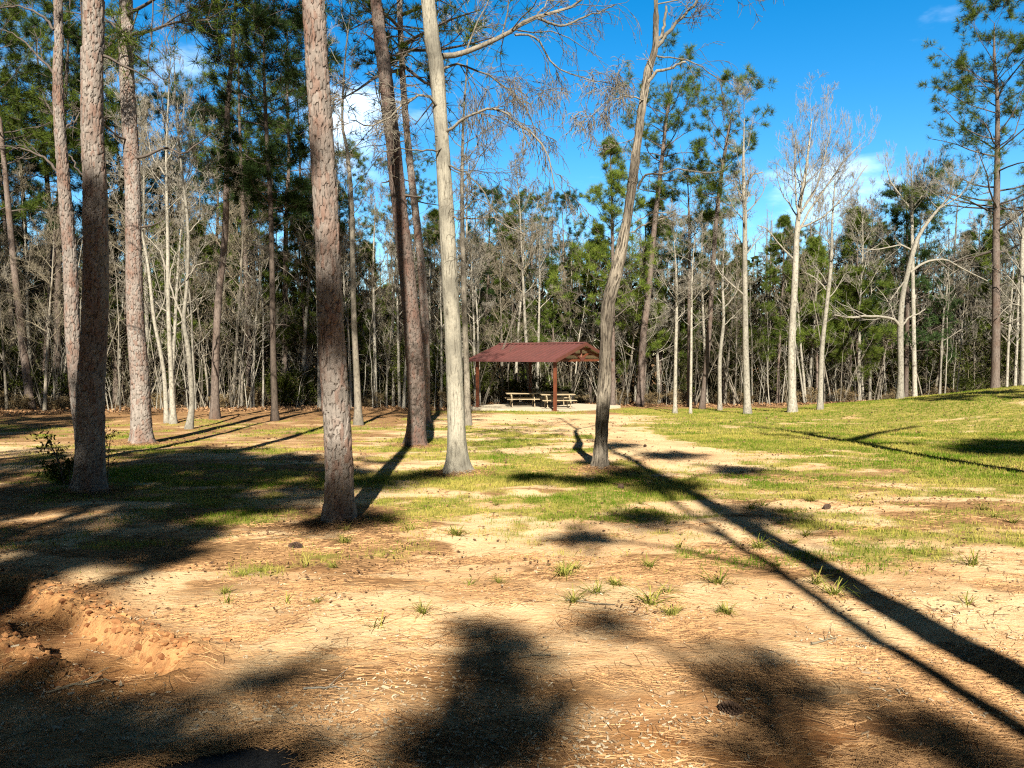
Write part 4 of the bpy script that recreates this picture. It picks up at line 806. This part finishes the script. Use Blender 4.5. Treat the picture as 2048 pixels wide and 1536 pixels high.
tag(o, 'tangled thin grey twigs filling the wood between its trunks', 'undergrowth', kind='stuff')

# ------------------------------------------------------------------ ground cover: grass, straw, chips, and single small things
def blades(n, x0, x1, y0, y1, h, wd, thr, seed, bend=.5, vis=.78):
    rg = np.random.default_rng(seed); y = np.sqrt(rg.uniform(y0**2, y1**2, n)); x = rg.uniform(-1, 1, n)*np.minimum(y*vis, max(abs(x0), abs(x1)))
    g, s_, c_ = cover(x, y); keep = rg.uniform(0, 1, n) < np.clip((g-thr)/(1-thr), 0, 1)**1.2; x, y, g = x[keep], y[keep], g[keep]; n = len(x)
    z = gz(x, y)-.006; a = rg.uniform(0, 6.283, n); hh = h*rg.uniform(.4, 1.25, n)*(.6+.6*g); ba = rg.uniform(0, 6.283, n); bl = hh*bend*rg.uniform(.2, 1.3, n)
    B = np.column_stack([x, y, z]); W_ = np.column_stack([np.cos(a), np.sin(a), 0*a])*wd/2; D = np.column_stack([np.cos(ba)*bl, np.sin(ba)*bl, hh])
    Mi = B+D*np.array([.35, .35, .6]); V = np.stack([B-W_, B+W_, Mi+W_*.7, Mi-W_*.7, B+D], 1).reshape(-1, 3); k = np.arange(n)*5
    patch = fbm(x/1.3, y/1.1, 77, 4); val = np.clip(.52+2.4*(patch-.5)+1.2*(fbm(x/.4, y/.35, 79, 2)-.5)-.25*sstep(6, 14, x)+rg.normal(0, .22, n), 0, 1)
    mb = MB(); mb.add(V, np.stack([k, k+1, k+2, k+3], -1), 0, vert=np.repeat(val, 5)); mb.f.append(np.stack([k+3, k+2, k+4], -1)); mb.m.append(np.zeros(n, np.int32)); return mb
gb = MB()
for mb in (blades(190000, -8, 9, 4.5, 12, .055, .006, .12, 1), blades(190000, -17, 17, 11, 22, .050, .011, .12, 2), blades(150000, -34, 34, 21, 44, .058, .020, .12, 3)):
    off = gb.n; gb.v += mb.v; gb.f += [f+off for f in mb.f]; gb.m += mb.m; gb.a += mb.a; gb.n += mb.n
tag(gb.obj('grass', M_grass), 'short patchy green and straw coloured grass over the clearing', 'grass', kind='stuff')
def needles_litter(n, y0, y1, L, wd, seed, vis=.76, keepf=None):
    rg = np.random.default_rng(seed); y = np.exp(rg.uniform(np.log(y0), np.log(y1), n)); x = rg.uniform(-1, 1, n)*y*vis
    g, s_, c_ = cover(x, y); cl = fbm(x/.55, y/.33, 95, 4); p = np.clip(.06+3.4*(cl-.54)+.55*(s_-.4), .03, 1)*(1-.6*g)
    keep = rg.uniform(0, 1, n) < p; x, y = x[keep], y[keep]; n = len(x)
    a = 2.6*(fbm(x/1.5, y/1.2, 97, 2)-.5)+rg.normal(0, .75, n); ll = L*rg.uniform(.35, 1.1, n)
    dx, dy = np.cos(a)*ll/2, np.sin(a)*ll/2; cv = rg.normal(0, .06, n)
    P0 = np.column_stack([x-dx, y-dy]); P2 = np.column_stack([x+dx, y+dy]); P1 = np.column_stack([x-dy*cv, y+dx*cv])
    lift = [.002+.003*rg.random(n), .003+.004*rg.random(n), .002+.005*rg.random(n)]; Nn = np.column_stack([-np.sin(a), np.cos(a)])*wd/2; V = []
    for q, l_ in zip((P0, P1, P2), lift):
        for s in (-1, 1):
            xy = q+Nn*s; V.append(np.column_stack([xy, gz(q[:, 0], q[:, 1])+l_+s*wd*.4]))
    V = np.stack(V, 1).reshape(-1, 3); k = np.arange(n)*6; val = np.clip(rg.normal(.55, .3, n), 0, 1)
    return MB().add(V, np.vstack([np.stack([k, k+1, k+3, k+2], -1), np.stack([k+2, k+3, k+5, k+4], -1)]), 0, vert=np.repeat(val, 6))
nb = MB()
for mb in (needles_litter(120000, 2.85, 7.5, .15, .0023, 11), needles_litter(40000, 7, 16, .16, .0055, 12)):
    off = nb.n; nb.v += mb.v; nb.f += [f+off for f in mb.f]; nb.m += mb.m; nb.a += mb.a; nb.n += mb.n
rg = np.random.default_rng(13); n = 1500; x = rg.uniform(-2.4, -.6, n); y = np.interp(x, E[:, 0], E[:, 1])+.03+np.abs(rg.normal(0, .10, n))-.05; a = rg.normal(.1, .5, n); ll = .15*rg.uniform(.5, 1.1, n)
z = gz(x, y)+.012+.03*rg.random(n); P = np.stack([np.column_stack([x-np.cos(a)*ll/2, y-np.sin(a)*ll/2, z]), np.column_stack([x, y, z+.012]), np.column_stack([x+np.cos(a)*ll/2, y+np.sin(a)*ll/2, z])], 1)
tubes(nb, P, np.full((n, 3), .0011), 3, 0, .0); nb.a[-1] = np.repeat(np.clip(rg.normal(.75, .25, n), 0, 1), 9)
for cx_, cy_, r_, q in [(*onground(px, py)[:2], r_, q) for q, (px, py, r_) in enumerate(((180, 985, .24), (284, 888, .28), (679, 1053, .19), (831, 893, .26), (915, 948, .20), (1199, 943, .15), (172, 925, .17)))]:
    rg = np.random.default_rng(500+q); n = 1500; a = rg.uniform(0, 6.283, n); d = r_+np.abs(rg.normal(0, .26, n)); x, y = cx_+np.cos(a)*d, cy_+np.sin(a)*d; z = gz(x, y)+.012+.07*np.exp(-((d-r_)/.10)**2)*rg.random(n)
    b_ = rg.uniform(0, 6.283, n); ll = .13*rg.uniform(.4, 1.1, n); P = np.stack([np.column_stack([x-np.cos(b_)*ll/2, y-np.sin(b_)*ll/2, z-.006]), np.column_stack([x, y, z+.006]), np.column_stack([x+np.cos(b_)*ll/2, y+np.sin(b_)*ll/2, z-.004])], 1)
    tubes(nb, P, np.full((n, 3), .0022), 3, 0, .0); nb.a[-1] = np.repeat(np.clip(rg.normal(.4, .3, n), 0, 1), 9)
tag(nb.obj('pine_straw', attr_mat('pine_straw', (.075, .038, .02), (.46, .27, .125))), 'loose brown pine needles scattered over the sand', 'pine straw', kind='stuff')
rg = np.random.default_rng(17); n = 14000; y = np.exp(rg.uniform(np.log(2.85), np.log(7.0), n)); x = rg.uniform(-1, 1, n)*y*.76
p = np.clip(.08+2.4*(fbm(x/.5, y/.35, 99, 4)-.5)+.75*sstep(4.2, 3.1, y)*sstep(1.2, -.2, x), 0.02, 1)*sstep(7, 4.6, y); keep = rg.uniform(0, 1, n) < p; x, y = x[keep], y[keep]; n = len(x)
c = np.column_stack([x, y, gz(x, y)+.007]); a = rg.uniform(0, 6.28, n); u = np.column_stack([np.cos(a), np.sin(a), rg.normal(0, .25, n)]); up = norm(np.column_stack([rg.normal(0, .3, (n, 2)), np.ones(n)])); v = norm(np.cross(up, u)); l = rg.uniform(.003, .013, (n, 1))*np.where(rg.random((n, 1)) < .06, 1.9, 1); wv = l*rg.uniform(.15, .4, (n, 1)); tk = .003*up
q = [c-u*l-v*wv*.6, c+u*l*.8-v*wv, c+u*l+v*wv*.5, c-u*l*.7+v*wv]; V = np.stack([p_-tk for p_ in q]+[p_+tk for p_ in q], 1).reshape(-1, 3); k = np.arange(n)*8
Fc = np.vstack([np.stack([k+a_, k+b_, k+c2, k+d_], -1) for a_, b_, c2, d_ in ((4, 5, 6, 7), (0, 1, 5, 4), (1, 2, 6, 5), (2, 3, 7, 6), (3, 0, 4, 7))])
tag(MB().add(V, Fc, 0, vert=np.repeat(np.clip(rg.normal(.6, .3, n), 0, 1), 8)).obj('wood_chips', attr_mat('wood_chips', (.15, .095, .05), (.44, .37, .265))), 'pale wood chips and bark flakes strewn over the sand', 'wood chips', kind='stuff')
# fallen leaves and bark bits thinly over the clearing
rg = np.random.default_rng(18); n = 26000; y = np.exp(rg.uniform(np.log(5), np.log(32), n)); x = rg.uniform(-1, 1, n)*y*.76; p = np.clip(.10+2.6*(fbm(x/1.1, y/.8, 103, 4)-.5), .04, 1); keep = rg.random(n) < p; x, y = x[keep], y[keep]; n = len(x)
c = np.column_stack([x, y, gz(x, y)+.012+.02*rg.random(n)]); u = norm(rg.normal(size=(n, 3))*[1, 1, .3]); v = norm(np.cross(u, rg.normal(size=(n, 3)))); l = (.010+.0013*y[:, None])*rg.uniform(.5, 1.4, (n, 1)); V = np.stack([c-u*l, c+v*l*.45, c+u*l, c-v*l*.45], 1).reshape(-1, 3)
tag(MB().add(V, np.arange(4*n).reshape(-1, 4), 0, vert=np.repeat(rg.random(n)**1.5, 4)).obj('fallen_leaves', attr_mat('fallen_leaves', (.05, .028, .016), (.26, .15, .075))), 'small brown fallen leaves scattered thinly over the clearing', 'fallen leaves', kind='stuff')
rg = np.random.default_rng(20); n = 700; t = rg.uniform(0, 1, n); k_ = np.minimum((t*4).astype(int), 3); f = (t*4-k_)[:, None]; b = RUT[k_]*(1-f)+RUT[k_+1]*f; dr = np.array([.62, -.78]); pn = np.array([.78, .62])
off = np.where(rg.random(n) < .5, 1, -1)*(.16+np.abs(rg.normal(0, .16, n))); xy = b+pn*off[:, None]; sz = .006+.020*rg.random(n)**3
ico = np.array([(0, 0, 1), (.89, 0, .45), (.28, .85, .45), (-.72, .53, .45), (-.72, -.53, .45), (.28, -.85, .45), (.72, .53, -.45), (-.28, .85, -.45), (-.89, 0, -.45), (-.28, -.85, -.45), (.72, -.53, -.45), (0, 0, -1)])
icf = np.array([(0, 1, 2), (0, 2, 3), (0, 3, 4), (0, 4, 5), (0, 5, 1), (1, 6, 2), (2, 7, 3), (3, 8, 4), (4, 9, 5), (5, 10, 1), (6, 7, 2), (7, 8, 3), (8, 9, 4), (9, 10, 5), (10, 6, 1), (11, 7, 6), (11, 8, 7), (11, 9, 8), (11, 10, 9), (11, 6, 10)])
V = np.column_stack([xy, gz(xy[:, 0], xy[:, 1])+sz*.4])[:, None]+ico[None]*(sz[:, None, None]*rg.uniform(.55, 1.3, (n, 12, 1)))*np.array([1.2, 1, .8]); Fi = (icf[None]+(np.arange(n)*12)[:, None, None]).reshape(-1, 3)
tag(MB().add(V.reshape(-1, 3), Fi, 0, vert=np.repeat(rg.random(n), 12)).obj('dirt_clods', attr_mat('dirt_clods', (.16, .065, .025), (.36, .185, .075))), 'crumbled reddish clods of dirt along the banks of the tyre rut', 'dirt clods', kind='stuff')
# dead leaves and straw along the foot of the wood
rg = np.random.default_rng(19); n = 26000; px = rg.uniform(-150, 2200, n); y = np.interp(px, [-300, 0, 350, 600, 900, 1250, 1450, 1700, 1850, 2300], [30, 31.5, 34, 35.5, 42, 46.5, 45, 44, 45, 45])-2.2+rg.gamma(2, 2.2, n); x = (px-1024)/F_PX*y
c = np.column_stack([x, y, gz(x, y)+.03+.10*rg.random(n)**2]); u = norm(rg.normal(size=(n, 3))*[1, 1, .4]); v = norm(np.cross(u, rg.normal(size=(n, 3)))); l = .07*rg.uniform(.5, 1.3, (n, 1)); V = np.stack([c-u*l, c+v*l*.45, c+u*l, c-v*l*.45], 1).reshape(-1, 3)
tag(MB().add(V, np.arange(4*n).reshape(-1, 4), 0, vert=np.repeat(rg.random(n), 4)).obj('leaf_litter', attr_mat('leaf_litter', (.085, .045, .022), (.34, .20, .10))), 'brown fallen leaves along the foot of the wood', 'leaf litter', kind='stuff')
# grass tufts standing singly in the sand
M_tuft = leaf_mat('tuft_blades', (.07, .10, .012), (.34, .30, .08), .3, spread=.2)
def tuft_mesh(seed, nb_, h, spread_):
    rg = np.random.default_rng(seed); a = rg.uniform(0, 6.283, nb_); out_ = rg.uniform(.15, 1, nb_)*spread_; hh = h*rg.uniform(.2, 1.1, nb_); d = np.column_stack([np.cos(a), np.sin(a), 0*a]); s = rg.normal(0, .016, (nb_, 3))*[1, 1, 0]; s[:, 2] = -.01
    sd = np.column_stack([-np.sin(a), np.cos(a), 0*a]); V = []; wv = rg.uniform(.003, .0055, (nb_, 1))
    for t, zf in ((0, 0), (.3, .62), (.68, 1.0), (1.0, .80)):
        c_ = s+d*(out_*t)[:, None]+np.array([0, 0, 1])*(hh*zf)[:, None]; V += [c_-sd*wv*(1-t*.85), c_+sd*wv*(1-t*.85)]
    V = np.stack(V, 1).reshape(-1, 3); k = np.arange(nb_)*8
    return MB().add(V, np.vstack([np.stack([k+2*r, k+2*r+1, k+2*r+3, k+2*r+2], -1) for r in range(3)]), 0, vert=np.repeat(np.clip(rg.normal(.45, .3, nb_), 0, 1), 8)).obj('grass_tuft', M_tuft)
tm = [tuft_mesh(s, n_, h, sp) for s, n_, h, sp in ((1, 40, .11, .24), (2, 20, .07, .18), (3, 11, .10, .15), (4, 70, .08, .20))]
named = [(1146, 1222, 0, 1.0, 'large spreading green grass tuft nearest the middle of the sand'), (912, 1082, 3, 1.15, 'bright green bushy grass tuft between the nearest pine and the centre'), (773, 1052, 3, 1.05, 'dark green grass tuft at the right foot of the nearest pine'),
         (846, 1243, 0, .85, 'yellow green grass tuft just left of the big soft shadow'), (752, 1268, 2, 1.1, 'thin pale grass tuft left of the yellow green one'), (1632, 1182, 0, .95, 'tall grass tuft standing on the edge of the long narrow shadow'), (1336, 1192, 1, .9, 'small grass tuft right of the large spreading one')]
first = set()
def put_tuft(px, py, k_, s, label, grp):
    o = tm[k_] if k_ not in first else copy_tree(tm[k_]); first.add(k_); p = onground(px, py); o.location = p; o.scale = (s, s, s*rng.uniform(.85, 1.15)); o.rotation_euler = (0, 0, rng.uniform(0, 6.28)); tag(o, label, 'grass tuft', grp)
for px, py, k_, s, lb in named: put_tuft(px, py, k_, s, lb, None)
rg = np.random.default_rng(23); cnt = 0
while cnt < 56:
    px, py = rg.uniform(430, 2040), 1010+rg.random()**1.6*260
    if px < 700 and py > 1230 or min(abs(px-a[0])+abs(py-a[1]) for a in named) < 40: continue
    put_tuft(px, py, int(rg.integers(0, 4)), rg.choice([.45, .6, .8, 1.0, 1.25]), 'small sparse grass tuft growing from the bare sand', 'small grass tufts on the sand'); cnt += 1
# holly at the foot of the thick dark pine, and the thin sapling beside it
def leafy(name, label, base, Y, stems, n, leaf, seed, rad, cat):
    rg = np.random.default_rng(seed); B = at(base[0], base[1], Y); B[2] = float(gz(B[0], B[1])); r = empty(name, B, label, cat); st, lv = MB(), MB(); src = []
    for pts, w0 in stems:
        P = curve_pts(np.array([at(px, py, Y+.06*q)-B for q, (px, py) in enumerate(pts)]), 10); rr = np.linspace(w0, w0*.35, 10); tubes(st, P, rr, 6)
        P2, R2 = grow(rg, P[None], rr[None], 12, .32, 55, 4, .06, .2, .35, 1, .0025); tubes(st, P2, R2, 4); src += [P2[:, 1:].reshape(-1, 3), P[6:]]
    src = np.concatenate(src); c = src[rg.integers(0, len(src), n)]+rg.normal(0, rad, (n, 3)); u = norm(rg.normal(size=(n, 3))); v = norm(np.cross(u, rg.normal(size=(n, 3)))); l = leaf*rg.uniform(.6, 1.2, (n, 1)); w2 = np.cross(u, v)*l*.15
    V = np.stack([c-u*l, c-u*l*.2+v*l*.42+w2, c+u*l, c-u*l*.2-v*l*.42+w2], 1).reshape(-1, 3); lv.add(V, np.arange(4*n).reshape(-1, 4), 0, vert=np.repeat(rg.random(n), 4))
    st.obj('stem', M_twig_dark, r, True); lv.obj('leaves', M_ever, r)
leafy('holly_shrub', 'small dark holly shrub at the left foot of the thick dark pine', (140, 975), 10.7, [([(128, 965), (118, 925), (104, 895), (90, 868)], .014), ([(132, 970), (112, 945), (100, 930)], .008), ([(138, 975), (140, 945), (132, 925)], .010), ([(142, 975), (158, 950), (165, 935)], .010), ([(150, 978), (135, 960), (120, 950)], .010)], 950, .030, 71, .035, 'shrub')
leafy('hardwood_sapling', 'thin leafy sapling just right of the thick dark pine', (213, 985), 10.6, [([(213, 985), (216, 940), (218, 905), (221, 872)], .010), ([(218, 900), (212, 880), (209, 862)], .005)], 190, .022, 72, .02, 'sapling')
# pine cones
def cone_mesh():
    mb = MB(); n = 90; k_ = np.arange(n); t = k_/n; th = k_*2.399; rr = .032*np.sin(np.pi*(.12+.86*t))**.8; z = (t-.5)*.11
    P = np.stack([np.column_stack([.35*rr*np.cos(th), .35*rr*np.sin(th), z]), np.column_stack([rr*np.cos(th), rr*np.sin(th), z+.010])], 1)
    tubes(mb, P, np.column_stack([np.full(n, .003), np.full(n, .0075)]), 5, 0); tubes(mb, np.array([(0, 0, -.055), (0, 0, 0), (0, 0, .055)]), np.array([.008, .013, .006]), 7)
    return mb.obj('pine_cone', plain_mat('pine_cone', (.12, .075, .05), (.05, .033, .025), 40))
pc = cone_mesh()
for q, (px, py, lb) in enumerate(((1460, 1448, 'open dark pine cone on the sand at the bottom right, nearest the camera'), (1654, 1022, 'pine cone lying on the lawn right of the long shadow'), (1242, 978, 'pine cone on thin grass right of the foot of the dark hardwood'), (592, 1100, 'pine cone on shaded ground left of the nearest pine'), (1290, 894, 'pine cone on the sandy path beyond the dark hardwood'))):
    o = pc if q == 0 else copy_tree(pc); p = onground(px, py); o.location = p+np.array([0, 0, .026]); o.rotation_euler = (R_(84), R_(q*20), R_(55+q*70)); o.scale = (1.0,)*3 if q == 0 else (1.15,)*3; tag(o, lb, 'pine cone')
# a few fallen sticks
stick_m = M_twig_grey
for q, (px, py, ang, L, lb) in enumerate(((640, 1390, 5, .16, 'short pale stick lying beside the wood chips left of the big soft shadow'), (1070, 1330, 20, .20, 'dark thin stick lying inside the big soft shadow'), (160, 1395, 12, .30, 'brown stick half buried in the muddy bank of the rut'), (1180, 1215, -14, .34, 'thin dark twig lying on bright sand near the large grass tuft'), (1650, 1305, 34, .26, 'curved twig on the sand between the two long shadows'))):
    p = onground(px, py); a = R_(ang); rg = np.random.default_rng(300+q); t = np.linspace(-.5, .5, 9); P = np.column_stack([t*L*math.cos(a), t*L*math.sin(a), np.zeros(9)])+rg.normal(0, .006, (9, 3)); P[:, 2] = gz(P[:, 0]+p[0], P[:, 1]+p[1])-p[2]+.010
    mb = MB(); tubes(mb, P, np.linspace(.007, .003, 9), 6); P2, R2 = grow(rg, P[None], np.linspace(.007, .003, 9)[None], 2, .3, 35, 4, .02, .1, .3, .8, .002); tubes(mb, P2, R2, 4)
    tag(mb.obj('fallen_stick', M_twig_white if q == 0 else stick_m, smooth=True, loc=p), lb, 'stick')
